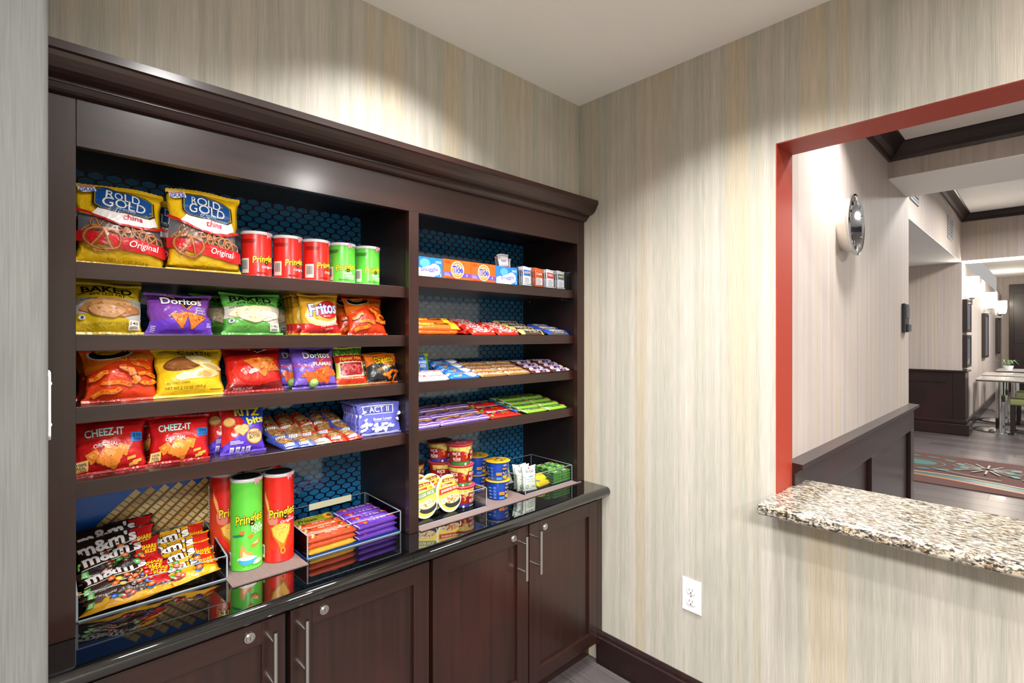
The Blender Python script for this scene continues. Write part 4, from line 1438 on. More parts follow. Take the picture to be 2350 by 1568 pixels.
def D_box(kind):
    if kind == 'tide':
        d = Des(12, 6.6, '#ee5a12')
        d.rect(-5.9, .9, 5.9, 2.3, '#5a48c0').lines(-5.6, 1.0, -2.8, 2.1, 4, '#a89ce0').text('8', 4.2, 1.6, .5, .6, '#f0f0ff')
        d.ell(0, 3.3, 2.9, 2.95, '#f8e8c0').ell(0, 3.3, 2.6, 2.65, '#f0801c').ell(0, 3.3, 2.0, 2.05, '#f8d8a0').ell(0, 3.3, 1.7, 1.75, '#f06a14')
        d.text('Tide', .05, 3.4, 4.6, 2.7, '#3c34a8', rot=5, shear=.1, bold=.06, ol=('#f8f0f0', .12))
        d.lines(-5.5, 5.4, -2.8, 6.2, 3, '#c84408').lines(-5.2, .15, -.6, .6, 2, '#b03a08')
    else:
        d = Des(11, 6.6, '#1e78d0')
        d.ell(-1.6, 1.2, 4.4, 1.9, '#f2f6fc').ell(2.4, 2.6, 2.2, 2.0, '#f2f6fc', -30).ell(-1.5, 4.6, 2.0, 1.5, '#5aa4e4')
        d.ell(.4, 2.2, 3.4, 1.6, '#f2f6fc', 15)
        d.text('Snuggle', .2, 2.4, 6.8, 1.9, '#5648c0', rot=5, bold=.05)
        d.lines(2.6, 4.9, 5.0, 5.8, 2, '#c8e0f8').text('2', 4.6, .9, .6, 1.0, '#e8f2fc', bold=.04)
    return d


def bars(kind):
    if kind == 'pb':
        d = Des(13, 4, '#e8621a')
        d.poly([(3.4, 0), (6.5, 0), (6.5, 4), (4.0, 4)], '#f0c01c')
        d.text("Reese's", -3.6, 1.9, 4.0, 1.5, '#f4e048', shear=.2, bold=.05, ol=('#5a2408', .1))
        d.rect(-.9, 1.4, 3.1, 2.5, '#2a1408').text('2 PEANUT BUTTER CUPS', 1.1, 1.95, 3.6, .5, '#e8c030', bold=.02)
        d.text('KING SIZE', 5.0, 2.0, 1.9, .6, '#3a2008', bold=.03)
    elif kind == 'kk':
        d = Des(11, 4, '#dc2a1a')
        d.ell(0, 2.1, 3.9, 1.5, '#e8e0dc').ell(0, 2.1, 3.7, 1.3, '#c81c14')
        d.text('KitKat', 0, 2.1, 5.6, 1.7, '#f2ecec', shear=.2, bold=.05)
        d.rect(3.8, .6, 4.8, 1.2, '#f0e4e0').lines(-4.8, .5, -3.6, 1.4, 3, '#f0c8c0')
    elif kind == 'hb':
        d = Des(12, 4, '#4a3a2e')
        d.rect(-6, 0, -4.2, 4, '#d8c070').rect(4.6, 0, 6, 4, '#d8c070')
        d.text("HERSHEY'S", 0, 2.4, 8.2, 1.6, '#e4e0dc', bold=.04).text('WITH ALMONDS', .6, .9, 5.0, .55, '#d8c070')
    elif kind == 'hc':
        d = Des(12, 4, '#55504e')
        d.rect(-6, 0, -4.4, 4, '#2448b8').rect(4.4, 0, 6, 4, '#2a5ac8')
        d.text("HERSHEY'S", 0, 2.4, 8.0, 1.6, '#e8e8ea', bold=.04).text("COOKIES 'N' CREME", .4, .9, 5.6, .55, '#c8d4ec')
    elif kind == 'mu':
        d = Des(12, 4, '#d8dce8')
        d.poly([(-6, 2.4), (6, 3.4), (6, 4), (-6, 4)], '#3a58b8')
        d.text('3 Musketeers', 0, 2.0, 9.0, 1.7, '#c8202c', shear=.15, bold=.04, ol=('#f4f4f8', .1))
        d.rect(2.6, .2, 5.6, .9, '#e8e0a0')
    elif kind == 'aj':
        d = Des(12, 4.4, '#2a6ac8')
        d.ell(3.2, 1.9, 2.7, 1.7, '#e4e6ea').poly([(-6, 2.2), (0, 2.8), (6, 3.4), (6, 4.4), (-6, 4.4)], '#d8dce4')
        d.text('ALMOND JOY', -.2, 2.6, 9.6, 1.9, '#5a2a20', rot=3, bold=.06, ol=('#eceef2', .12))
        d.ell(-1.8, .9, .8, .5, '#c08850', 20).ell(5.0, 2.2, .6, .8, '#e05a30')
        d.rect(-4.8, .3, -2.6, 1.1, '#4a9ae0')
    elif kind == 'tw':
        d = Des(12.5, 3.8, '#8a6440')
        d.poly([(-6.2, 3.8), (6.2, 3.8), (6.2, 1.6), (0, 1.9), (-6.2, 1.4)], '#d8c8b8')
        d.stroke([(-6, .8), (-2, 1.0), (2, .7), (6, .9)], .7, '#d8a85c')
        d.text('TWIX', -.4, 2.3, 6.6, 2.1, '#d02020', shear=.15, bold=.07, ol=('#f0e8e0', .13))
        d.ell(-4.7, 2.4, .9, 1.1, '#e8d8d0').ell(-4.7, 2.4, .7, .8, '#c83030')
    elif kind == 'sn':
        d = Des(12, 3.6, '#4a2a22')
        d.rect(-5.2, .9, 4.8, 3.2, '#c8283c').rect(-5.1, 1.15, 4.7, 3.1, '#eceaf2')
        d.text('SNICKERS', -.2, 2.15, 8.8, 1.5, '#3040a8', shear=.15, bold=.07)
        d.rect(-3.6, 0, -1.2, .8, '#c8c4dc').rect(.4, 0, 1.8, .8, '#6a5ab0').rect(2.6, .1, 4.8, .9, '#b8aca4')
    elif kind == 'ck':
        d = Des(12, 8, '#8a68b8')
        d.poly([(-6, 5.0), (6, 5.6), (6, 8), (-6, 8)], '#3c2458')
        rn = random.Random(3)
        for k in range(7):
            x, y = -4.2 + k * 1.35, 4.6 + rn.uniform(-.6, .8)
            d.blob(x, y, 1.25, .95, '#b8743c', k, 0).blob(x, y + .1, 1.1, .8, '#d09858', k, 0)
            for q in range(4):
                d.ell(x + rn.uniform(-.7, .7), y + rn.uniform(-.4, .5), .16, .13, '#3a2014', 0, 7)
        d.text('Chocolate Chip', -.2, 6.7, 7.6, 1.3, '#efe8f4', shear=.25, rot=3, bold=.03)
        d.text('Grandma', .6, 2.4, 6.0, 1.2, '#3a2a5a', shear=.2, rot=2, bold=.02)
        d.stroke([(-5.6, .9), (-3, 1.3), (0, .9), (3, 1.3), (5.6, 1.0)], .4, '#a888d0')
        d.rect(-6, 0, 6, .45, '#e4dcf0')
    elif kind == 'sk':
        d = Des(14, 8, '#d8241a')
        rn = random.Random(6)
        for k in range(46):
            d.ell(rn.uniform(-6.2, 3.4), rn.uniform(1.8, 5.2), .5, .4, rn.choice(['#e8c020', '#48a838', '#e87a1c', '#8a3a98', '#d83028']), rn.uniform(0, 180), 10)
        d.text('Skittles', -1.6, 4.9, 9.2, 2.3, '#f0f0f0', rot=4, shear=.1, bold=.06, ol=('#4a1010', .11))
        d.poly([(3.2, 8), (5.2, 8), (6.2, 2.2), (4.6, .4), (3.8, 3)], '#2868c8')
        d.text('SHARE', 4.6, 5.6, 2.0, .7, '#e8f0fa', rot=4, bold=.03).text('SIZE', 4.8, 4.6, 1.5, .7, '#e8f0fa', rot=4, bold=.03)
        d.rect(-6.6, .4, -5.8, 1.4, '#58b048')
    elif kind == 'nv':
        d = Des(11, 4.6, '#86b83c')
        d.poly([(-5.5, 4.6), (5.5, 4.6), (5.5, 2.6), (1, 3.4), (-5.5, 2.4)], '#2c5c2a')
        d.rect(-2.4, 1.2, 2.6, 3.2, '#1e4a30').text('NATURE VALLEY', .1, 2.5, 4.8, .95, '#e8f0d8', bold=.03).text('CRUNCHY', .1, 1.6, 2.8, .5, '#d8e460', bold=.02)
        d.poly([(2.8, .6), (4.9, .9), (5.0, 2.6), (3.2, 2.8)], '#c88a44').blob(3.9, 1.7, .7, .5, '#e0ae68', 3)
        d.rect(-5.5, 0, -5.0, 4.6, '#d4dcd0')
    elif kind == 'fn':
        d = Des(14, 3.8, '#6a3ab0')
        d.poly([(-7, 3.8), (7, 3.8), (7, 2.8), (-7, 2.4)], '#4a2a78')
        d.text('Fruit & Nut', .6, 2.0, 6.0, 1.1, '#eee8f8', bold=.03).text('Clusters', 1.0, 3.1, 4.6, .6, '#f0d838', bold=.03)
        for x, y, c in ((-5.2, 1.8, '#d83028'), (-4.2, 1.1, '#e07030'), (-3.4, 1.9, '#c02838'), (5.0, 2.2, '#e0a840'), (5.8, 1.6, '#d83040')):
            d.ell(x, y, .62, .52, c)
        d.rect(-7, 0, -6.6, 3.8, '#d8dce4')
    elif kind == 'pn':
        d = Des(15, 3.8, '#d8542a')
        d.poly([(-7.5, 3.8), (7.5, 3.8), (7.5, 2.9), (-7.5, 3.2)], '#4a2418')
        rn = random.Random(2)
        for k in range(16):
            d.ell(rn.uniform(-7, -4) if k % 2 else rn.uniform(3.6, 7), rn.uniform(.5, 3.0), .5, .35, rn.choice(['#d8a060', '#a86430', '#e8c088', '#7a3818']), rn.uniform(0, 180), 10)
        d.text('Peanut', .2, 2.6, 4.8, .8, '#f4d850', bold=.03).text('Nut Bar', .0, 1.4, 4.0, .9, '#f2e4d8', bold=.03)
    elif kind == 'yl':
        d = Des(14, 3.6, '#e8b030')
        d.text('Honey Roasted Nut', 0, 2.0, 8.8, 1.0, '#8a5a10', bold=.03)
        rn = random.Random(2)
        for k in range(8):
            d.ell(rn.uniform(4.6, 6.4), rn.uniform(.6, 3), .5, .35, rn.choice(['#f0d080', '#c88a30']), rn.uniform(0, 180), 10)
    elif kind == 'pr':
        d = Des(14, 4, '#8a8a24')
        d.text('Protein', -1.6, 1.6, 5.6, 1.3, '#20240c', bold=.03).text('Nut & Honey', -1.8, 3.1, 5.0, .8, '#dfe4c0', bold=.03)
        d.blob(5.0, 2.2, 1.6, 1.3, '#d89a2c', 2).blob(5.4, 2.0, .8, .7, '#6a3a14', 3)
    elif kind == 'gm':
        d = Des(7.4, 2.0, '#4c9a3a')
        d.text('GUM', 0, 1.0, 2.8, .9, '#f0f4e8', bold=.05).rect(-3.7, 0, -2.6, 2, '#2a2a28').rect(2.6, 0, 3.7, 2, '#7ac44c').rect(1.6, .3, 2.2, 1.7, '#c83030')
    elif kind == 'ye':
        d = Des(9, 5, '#e8d024')
        d.ell(-1.6, 2.8, 1.5, 1.2, '#2858b0').text('Nuts', -1.6, 2.8, 1.9, .9, '#f4f0d0', bold=.03)
        d.text('PEANUTS', 1.9, 1.6, 3.0, .7, '#b08a10', bold=.02)
    return d


# ================================================================== GOODS, LEFT BAY
S1, S2, S3, S4, CT = 1.4735, 1.3245, 1.1765, 1.0235, .7175
gA, gB, gC, gD = 'snack bags on the top left shelf', 'snack bags on the second left shelf', 'snack bags on the third left shelf', 'snack bags on the fourth left shelf'
dpz = D_pretzel()
p1 = make_bag('pretzel_bag', 'yellow pretzel bag at the left end of the top shelf', 'snack bag', dpz, .168, .190, .062, (.147, 1.425, S1), 12, 3, 0, 1, gA)
p2 = make_bag('pretzel_bag', 'yellow pretzel bag standing next to the small red cans', 'snack bag', dpz, .160, .205, .060, (.306, 1.415, S1), 8, -2, 0, 2, gA)
clone(p1, (.222, 1.53, S1), (R(-6), 0, 0), 'yellow pretzel bag hidden behind the gap of the two front ones')

d_by = D_baked('#dcb81e', '#c9c4bc', ['#c08650', '#d09a64', '#b87a48', '#cc9460'], '#8a5628', 'original')
d_bg = D_baked('#5fae4a', '#cfc8bc', ['#f0e0c0', '#e8d4a8', '#f4e8d0', '#ecd8b0'], '#b89868', 'sour cream')
d_dp, d_fr, d_ch, d_cl, d_dr, d_fl, d_fu, d_cf, d_cz, d_rz = D_dorP(), D_fritos(), D_cheetos(), D_classic(), D_dorR(), D_flamas(), D_funyuns(), D_cheF(), D_cheez(), D_ritz()
make_bag('chip_bag', 'yellow and white baked crisps bag at the left end of the second shelf', 'snack bag', d_by, .130, .121, .060, (.122, 1.415, S2), 21, 2, 0, 3, gB)
make_bag('chip_bag', 'small purple tortilla chip bag with black triangle logo', 'snack bag', d_dp, .138, .096, .060, (.254, 1.415, S2), 10, 0, 0, 4, gB)
bg = make_bag('chip_bag', 'green baked crisps bag in the middle of the second shelf', 'snack bag', d_bg, .148, .112, .060, (.414, 1.415, S2), 18, 0, 0, 5, gB)
clone(bg, (.375, 1.55, S2), (R(-14), 0, R(4)), 'dark green bag in shadow behind the green baked crisps')
clone(bg, (.49, 1.57, S2), (R(-8), 0, 0), 'green bag at the back between green and yellow bags')
ft = make_bag('corn_chip_bag', 'yellow and red corn chip bag at the front of its row', 'snack bag', d_fr, .118, .116, .050, (.590, 1.41, S2), 12, 2, 0, 6, gB)
for k, w in enumerate(('second', 'third', 'last')):
    clone(ft, (.585 + .006 * k, 1.455 + .045 * k, S2), (R(-10), 0, R(-3 + 3 * k)), 'yellow and red corn chip bag, %s in the row behind the front one' % w)
ch = make_bag('cheese_puff_bag', 'orange crunchy cheese snack bag at the right end of the second shelf', 'snack bag', d_ch, .130, .121, .056, (.738, 1.415, S2), 22, 0, 0, 7, gB)
clone(ch, (.735, 1.480, S2), (R(-22), 0, 0), 'orange crunchy cheese snack bag behind the one on the second shelf')

c2 = make_bag('cheese_puff_bag', 'large orange crunchy cheese snack bag at the left of the third shelf', 'snack bag', d_ch, .138, .121, .060, (.143, 1.415, S3), 22, 0, 0, 8, gC)
clone(c2, (.135, 1.482, S3), (R(-22), 0, 0), 'orange cheese snack bag behind the large one on the third shelf')
make_bag('chip_bag', 'yellow classic potato chip bag with potato picture', 'snack bag', d_cl, .150, .120, .060, (.276, 1.415, S3), 21, 0, 0, 9, gC)
make_bag('tortilla_chip_bag', 'plain red tortilla chip bag with an orange chip', 'snack bag', d_dr, .146, .120, .060, (.420, 1.415, S3), 21, 0, 0, 10, gC)
fl = make_bag('tortilla_chip_bag', 'light purple hot tortilla chip bag with a lime', 'snack bag', d_fl, .128, .118, .050, (.576, 1.41, S3), 17, 0, 0, 11, gC)
clone(fl, (.540, 1.465, S3), (R(-18), 0, R(-4)), 'purple tortilla chip bag just behind the one with the lime in front')
clone(fl, (.525, 1.520, S3), (R(-18), 0, R(3)), 'purple tortilla chip bag deepest on the third shelf')
make_bag('onion_ring_bag', 'lime green and red onion ring snack bag', 'snack bag', d_fu, .098, .119, .045, (.686, 1.415, S3), 20, 0, 0, 12, gC)
cf = make_bag('cheese_puff_bag', 'orange and black hot cheese snack bag at the right of the third shelf', 'snack bag', d_cf, .116, .092, .045, (.786, 1.41, S3), 16, 0, 0, 13, gC)
clone(cf, (.780, 1.465, S3), (R(-8), 0, R(3)), 'orange and black hot cheese snack bag behind the front one')

cz = make_bag('cracker_bag', 'red cheese cracker bag at the left end of the fourth shelf', 'snack bag', d_cz, .136, .118, .055, (.125, 1.41, S4), 18, 0, 0, 14, gD, wr=.7)
make_bag('cracker_bag', 'red cheese cracker bag, second from the left on the fourth shelf', 'snack bag', d_cz, .130, .110, .055, (.254, 1.415, S4), 16, -5, 0, 15, gD, wr=.8)
clone(cz, (.235, 1.50, S4), (R(-10), 0, R(-6)), 'red cheese cracker bag in shadow behind the two front cracker bags')
clone(cz, (.345, 1.55, S4), (R(-8), 0, 0), 'red cheese cracker bag at the back beside the blue and red cracker bag')
rz = make_bag('sandwich_cracker_bag', 'blue, red and purple peanut butter cracker bag', 'snack bag', d_rz, .108, .118, .048, (.392, 1.41, S4), 16, 0, 0, 16, gD)
clone(rz, (.372, 1.465, S4), (R(-14), 0, R(4)), 'purple cracker bag behind the peanut butter cracker bag')

# nut packets
rn = random.Random(11)
nb = {}
cols = ['#4858b0', '#5a6ac0', '#b8a090', '#d8402c', '#d03a2a']
for row in range(3):
    for k in range(5):
        c = cols[(k + row) % 5]
        wd = {'#4858b0': 'blue', '#5a6ac0': 'light blue', '#b8a090': 'tan', '#d8402c': 'orange-red', '#d03a2a': 'red'}[c]
        lab = '%s clear-window peanut packet, %s from the left in the %s row' % (wd, ORD[k], ('front', 'middle', 'back')[row])
        loc = (.492 + .046 * k + rn.uniform(-.004, .004), 1.425 + .060 * row, S4 + .0005 + .017 * row)
        rot = (R(rn.uniform(-3, 3)), R(6 + 8 * (row > 0)), R(-90 + rn.uniform(-16, 10)))
        if c not in nb:
            nb[c] = make_bar('peanut_packet', lab, 'nut packet', D_nuts(c, k), .112, .046, .018, loc, rot, k, 'peanut packets on the fourth left shelf')
        else:
            clone(nb[c], loc, rot, lab)

# popcorn pouches
da = D_act()
po = make_bag('popcorn_pouch', 'lilac microwave popcorn pouch facing out on the fourth shelf', 'popcorn', da, .152, .096, .012, (.766, 1.395, S4), 8, -3, 0, 2, 'popcorn pouches', wr=.25)
for k in range(7):
    clone(po, (.763 + .0015 * k, 1.411 + .0145 * k, S4), (R(-8 - .8 * k), 0, R(-3 + rn.uniform(-2, 2))), 'lilac popcorn pouch, %s behind the front one' % ORD[k])


# ------------------------------------------------------------------ tubes of chips
def make_can(name, label, des, r, h, loc, rotz, lid_c, tall, group):
    t = thing(name, label, 'chip can', loc, (0, 0, R(rotz)), group)
    MB().lathe([(r - .0015, .0), (r + .0006, .001), (r + .0006, .004), (r, .005), (r, h - .005)], 40).build('tube', ink(des.base, .28), t, smooth=True)
    n = 40
    ang = des.w / (2 * math.pi * 3.75) * math.pi
    rows = [[(r * math.sin(ang * (-1 + 2 * i / n)), -r * math.cos(ang * (-1 + 2 * i / n)), .005 + (h - .012) * j) for i in range(n + 1)] for j in (0, 1)]
    print_on(Surf(rows), des, t, .0003, .00008)
    MB().lathe([(r + .0012, h - .006), (r + .0016, h - .003), (r + .0016, h + .001), (r + .0008, h + .002), (r - .004, h + .002)], 40, cap=False).build('lid_rim', lid_rim, t, smooth=True)
    MB().lathe([(r - .004, h + .002), (r - .005, h + .0005), (.001, h + .0003)], 40, cap=False).build('lid', lid_c, t, smooth=True)
    pz = MB()
    m = []
    for i in range(5):
        a = R(22 + i * 5)
        m.append((math.sin(a) * (r + .0018), -math.cos(a) * (r + .0018)))
    pz.add([(x, y, h + .001) for x, y in m] + [(x, y, h - .012 - .004 * math.sin(i * 2.)) for i, (x, y) in enumerate(m)], [(i, i + 1, 6 + i, 5 + i) for i in range(4)])
    pz.build('freshness_seal_tab', ink('#d890a0'), t)
    return t


lid_rim = mat('lid_rim', '#c6c4c6', .35)
lid_w = mat('lid_white', '#e6e2e4', .4)
lid_k = mat('lid_dark', '#221f22', .2, coat=.6)
RED, GRN = '#d02018', '#58b83a'
sr, sg_ = D_can_s(RED, '#8a100c', 'o'), D_can_s(GRN, '#2a6a1c', 's')
gS = 'small chip cans on the top left shelf'
s1 = make_can('chip_can', 'short red chip can beside the pretzel bag', sr, .0365, .118, (.432, 1.445, S1), 0, lid_w, False, gS)
clone(s1, (.512, 1.445, S1), (0, 0, R(2)), 'short red chip can between two other short red cans')
clone(s1, (.591, 1.445, S1), (0, 0, R(14)), 'short red chip can beside the short green can')
s2 = make_can('chip_can', 'short green chip can standing against the red one', sg_, .0365, .118, (.670, 1.445, S1), -22, lid_w, False, gS)
clone(s2, (.750, 1.445, S1), (0, 0, R(-8)), 'short green chip can at the right end of the row')
tr_, tg = D_can(RED, '#8a100c', 'o'), D_can(GRN, '#2a6a1c', 's')
gT = 'tall chip cans on the countertop'
MAT = CT + .0025
make_can('chip_can', 'tall green chip can at the front on the ribbed mat', tg, .0375, .232, (.408, 1.447, MAT), -10, lid_k, True, gT)
tr1 = make_can('chip_can', 'tall red chip can at the front on the ribbed mat', tr_, .0375, .232, (.487, 1.440, MAT), -9, lid_k, True, gT)
clone(tr1, (.382, 1.540, MAT), (0, 0, R(8)), 'tall red chip can behind the green one beside the acrylic tray')
clone(tr1, (.462, 1.530, MAT), (0, 0, R(20)), 'tall red chip can behind the two front cans')
clone(tr1, (.512, 1.612, MAT), (0, 0, R(-30)), 'tall red chip can farthest back against the panel')

# ribbed mats
matM = mat('ribbed_mat', '#8a7672', .7)


def rib_mat(x0, x1, y0, y1, label):
    n = int((x1 - x0) / .0036)
    prof = []
    for k in range(n):
        a = x0 + (x1 - x0) * k / n
        w = (x1 - x0) / n
        prof += [(a, CT + .0006), (a + w * .25, CT + .0022), (a + w * .75, CT + .0022)]
    prof += [(x1, CT + .0006), (x1, CT + .0001), (x0, CT + .0001)]
    mb = MB()
    nn = len(prof)
    vs = [(p[0], y0, p[1]) for p in prof] + [(p[0], y1, p[1]) for p in prof]
    mb.add(vs, [(i, (i + 1) % nn, nn + (i + 1) % nn, nn + i) for i in range(nn)])
    tag(mb.build('ribbed_mat', matM), label, 'shelf mat')


rib_mat(.348, .530, 1.342, 1.64, 'brown ribbed mat under the tall chip cans')
rib_mat(.872, 1.652, 1.330, 1.64, 'long brown ribbed mat under the rice cups and trays')


# ------------------------------------------------------------------ acrylic trays
def tray(label, x0, x1, y0, y1, z, hf, hb, base=None):
    t = thing('acrylic_tray', label, 'tray', ((x0 + x1) / 2, (y0 + y1) / 2, z))
    w, d, k = (x1 - x0) / 2, (y1 - y0) / 2, .0035
    MB().box(-w, w, -d, d, 0, k).build('floor_panel', base or acr, t)
    MB().box(-w, w, -d, -d + k, k, hf).build('front_panel', acr, t)
    MB().box(-w, w, d - k, d, k, hb).build('rear_panel', acr, t)
    for s in (-1, 1):
        MB().prism([(-d + k, k), (d - k, k), (d - k, hb), (-d + k, hf)], 'x', s * w - (k if s > 0 else 0), s * w + (0 if s > 0 else k)).build('side_panel', acr, t)
        e = .0012
        MB().prism([(-d, hf), (d, hb), (d, hb + e), (-d, hf + e)], 'x', s * w - (k if s > 0 else 0), s * w + (0 if s > 0 else k)).build('polished_edge', acr_e, t)
        MB().box(s * w - (k if s > 0 else 0), s * w + (0 if s > 0 else k), -d - e, -d, 0, hf).build('polished_edge', acr_e, t)
        MB().box(s * w - (k if s > 0 else 0), s * w + (0 if s > 0 else k), d, d + e, 0, hb).build('polished_edge', acr_e, t)
    for yy, hh in ((-d, hf), (d - k, hb)):
        MB().box(-w, w, yy, yy + k, hh, hh + .0012).build('polished_edge', acr_e, t)
    MB().box(-w, w, -d - .0012, -d, 0, .003).build('polished_edge', acr_e, t)
    return t


tray('clear acrylic tray of candy-coated chocolate bags at the left', .066, .353, 1.405, 1.635, CT, .056, .085)
tray('clear acrylic tray of nut bars on the countertop', .537, .826, 1.375, 1.605, CT, .064, .070, mat('blue_card', '#1858a8', .5))
tray('clear acrylic tray holding rice cups and bowls', .880, 1.166, 1.366, 1.625, CT + .0025, .066, .066)
tray('clear acrylic tray with tea sachets and gum at the right', 1.354, 1.630, 1.364, 1.60, CT + .0025, .066, .070)

# candy bags in the first tray
mmK, mmY, mmB = D_mm('#241814', '#fff', 1), D_mm('#e8a818', '#fff', 2), D_mm('#3a2420', '#fff', 3)
gM = 'chocolate candy bags in the left acrylic tray'
z0 = CT + .005
b1 = make_bag('candy_bag', 'black chocolate candy bag on top of the left pile', 'candy bag', mmK, .165, .080, .022, (.152, 1.478, z0 + .048), 52, 0, -4, 21, gM, nx=18, ny=12)
clone(b1, (.148, 1.515, z0 + .058), (R(-40), R(-5), R(2)), 'black chocolate candy bag leaning behind the topmost one')
clone(b1, (.150, 1.560, z0 + .066), (R(-34), R(-4), R(3)), 'black chocolate candy bag farthest back in the tray')
b2 = make_bag('candy_bag', 'dark brown candy bag in the middle of the left pile', 'candy bag', mmB, .168, .072, .022, (.155, 1.440, z0 + .026), 58, 2, -3, 22, gM, nx=18, ny=12)
clone(b2, (.160, 1.425, z0 + .018), (R(-62), R(-2), R(-2)), 'dark brown candy bag low in the left pile near the tray front')
y1_ = make_bag('candy_bag', 'long yellow peanut candy bag at the bottom front of the tray', 'candy bag', mmY, .175, .070, .018, (.160, 1.413, z0 + .004), 66, 2, -2, 23, gM, nx=18, ny=12)
clone(y1_, (.259, 1.424, z0 + .006), (R(-58), R(-6), R(2)), 'yellow peanut candy bag at the front right of the tray')
clone(y1_, (.260, 1.452, z0 + .018), (R(-54), R(-6), R(4)), 'yellow peanut candy bag second from the tray front at the right')
clone(y1_, (.259, 1.490, z0 + .028), (R(-50), R(-5), R(-2)), 'yellow peanut candy bag third from the tray front at the right')
clone(y1_, (.258, 1.530, z0 + .040), (R(-44), R(-4), R(2)), 'yellow peanut candy bag at the back right of the tray')

# picture board behind the first tray
t = thing('picture_board', 'blue picture board with rows of wafer sticks behind the left tray', 'picture', (.2365, 1.652, CT + .001))
MB().box(-.1735, .1735, 0, .006, 0, .268).build('board', ink('#1668d8', .25), t)
dw = Des(34.7, 26.8, '#1668d8')
dw.poly([(-17.3, 9), (-4, 12), (17.3, 14), (17.3, 0), (-17.3, 0)], '#164a98')
rn = random.Random(9)
for k in range(15):
    x0 = -17 + k * 2.3
    y0 = 6.4 - k * .75
    ln = 16 + k * 1.0 if k < 6 else 24
    pts = [(x0 + q * ln * .86 / 8, y0 + q * ln * .80 / 8) for q in range(9)]
    dw.stroke(pts, 2.1, '#7a5a30')
    dw.stroke([(p[0] - .15, p[1] + .2) for p in pts], 1.5, rn.choice(['#dcbc80', '#e4cc94', '#d0ac6c']))
    for q in range(int(ln / 1.1)):
        f = q * 1.1 / ln
        px_, py_ = x0 + f * ln * .86, y0 + f * ln * .80
        dw.stroke([(px_ - .75, py_ + .55), (px_ + .55, py_ - .55)], .22, '#8a683a')
sf = Surf([[(-.1735 + .347 * i / 6, -.0001, .268 * j / 4) for i in range(7)] for j in range(5)])
print_on(sf, dw, t, .0003, .00004, m=.995)

# nut bars in the second tray
gN = 'nut bars in the second acrylic tray'
protos = {}


def bar_at(kind, name, desc, cat, grp, L, Wd, T, loc, rot, lab, seed=1):
    if kind not in protos:
        protos[kind] = make_bar(name, lab, cat, bars(kind), L, Wd, T, loc, rot, seed, grp)
    else:
        clone(protos[kind], loc, rot, lab)


rn = random.Random(5)
LV = ['bottom', 'middle', 'top']
for r in range(4):
    for l in range(3):
        y = 1.398 + .044 * r + rn.uniform(-.002, .002)
        z = CT + .0045 + .0165 * l
        rz_ = R(rn.uniform(-3, 3))
        if r == 0 and l == 0:
            bar_at('yl', 'nut_bar', '', 'snack bar', gN, .138, .036, .016, (.613, y, z), (0, 0, rz_), 'yellow honey nut bar at the bottom front of the tray')
        elif r == 3 and l == 2:
            bar_at('pr', 'protein_bar', '', 'snack bar', gN, .135, .040, .017, (.612, y, z), (R(20), 0, rz_), 'olive protein bar at the back left of the tray')
        else:
            bar_at('pn', 'nut_bar', '', 'snack bar', gN, .140, .038, .016, (.613, y, z), (0, 0, rz_), 'orange peanut bar, %s layer, %s row from the tray front' % (LV[l], ORD[r]))
        bar_at('fn', 'fruit_bar', '', 'snack bar', gN, .132, .038, .016, (.752, y, z), (0, 0, R(rn.uniform(-3, 3))), 'purple fruit and nut bar, %s layer, %s row from the tray front' % (LV[l], ORD[r]))
pc = MB().prism([(-.07, 0), (.07, .002), (.07, .022), (-.07, .02)], 'y', 0, .0008).build('paper_strip', ink('#d8d4b4', .7), loc=(.700, 1.594, CT + .056))
tag(pc, 'cream paper strip standing at the back of the nut bar tray', 'paper strip')

# ================================================================== GOODS, RIGHT BAY
RA, RB, RC, RD = 1.5125, 1.3255, 1.1765, 1.0245


def make_box(name, label, des, x0, x1, y0, dep, z, h, group):
    t = thing(name, label, 'detergent box', ((x0 + x1) / 2, y0, z), (0, 0, 0), group)
    w = (x1 - x0) / 2
    MB().box(-w, w, 0, dep, 0, h).build('carton', ink(des.base, .35), t, bevel=.0008)
    sf = Surf([[(-w + 2 * w * i / 4, 0, h * j / 3) for i in range(5)] for j in range(4)])
    print_on(sf, des, t, .0004, .00006, ('printed_artwork', 'printed_lettering'))
    # top flap
    MB().box(-w + .0006, w - .0006, .0006, dep - .0006, h, h + .0006).build('top_flap', ink(des.base, .35), t)
    return t


dt, ds = D_box('tide'), D_box('snug')
gL = 'laundry boxes on the top right shelf'
make_box('softener_box', 'blue and white fabric softener box half hidden by the centre post', ds, .872, .981, 1.372, .045, RA, .062, gL)
make_box('detergent_box', 'orange detergent box beside the left blue softener box', dt, .983, 1.098, 1.371, .045, RA, .064, gL)
make_box('detergent_box', 'orange detergent box beside the right blue softener box', dt, 1.100, 1.213, 1.371, .045, RA, .064, gL)
make_box('softener_box', 'blue and white fabric softener box beside the medicine rack', ds, 1.215, 1.322, 1.371, .045, RA, .063, gL)

# medicine rack and sachets
t = thing('sachet_rack', 'clear acrylic medicine rack at the right end of the top shelf', 'rack', (0, 1.372, RA))
MB().box(1.352, 1.628, 0, .12, 0, .003).build('floor_panel', acr, t)
MB().box(1.352, 1.628, 0, .003, .003, .070).build('front_panel', acr, t)
for x in (1.352, 1.414, 1.483, 1.5435, 1.6255):
    MB().box(x, x + .0025, .003, .12, .003, .074).build('divider', acr, t)
    MB().box(x, x + .0025, .002, .12, .074, .0752).build('polished_edge', acr_e, t)


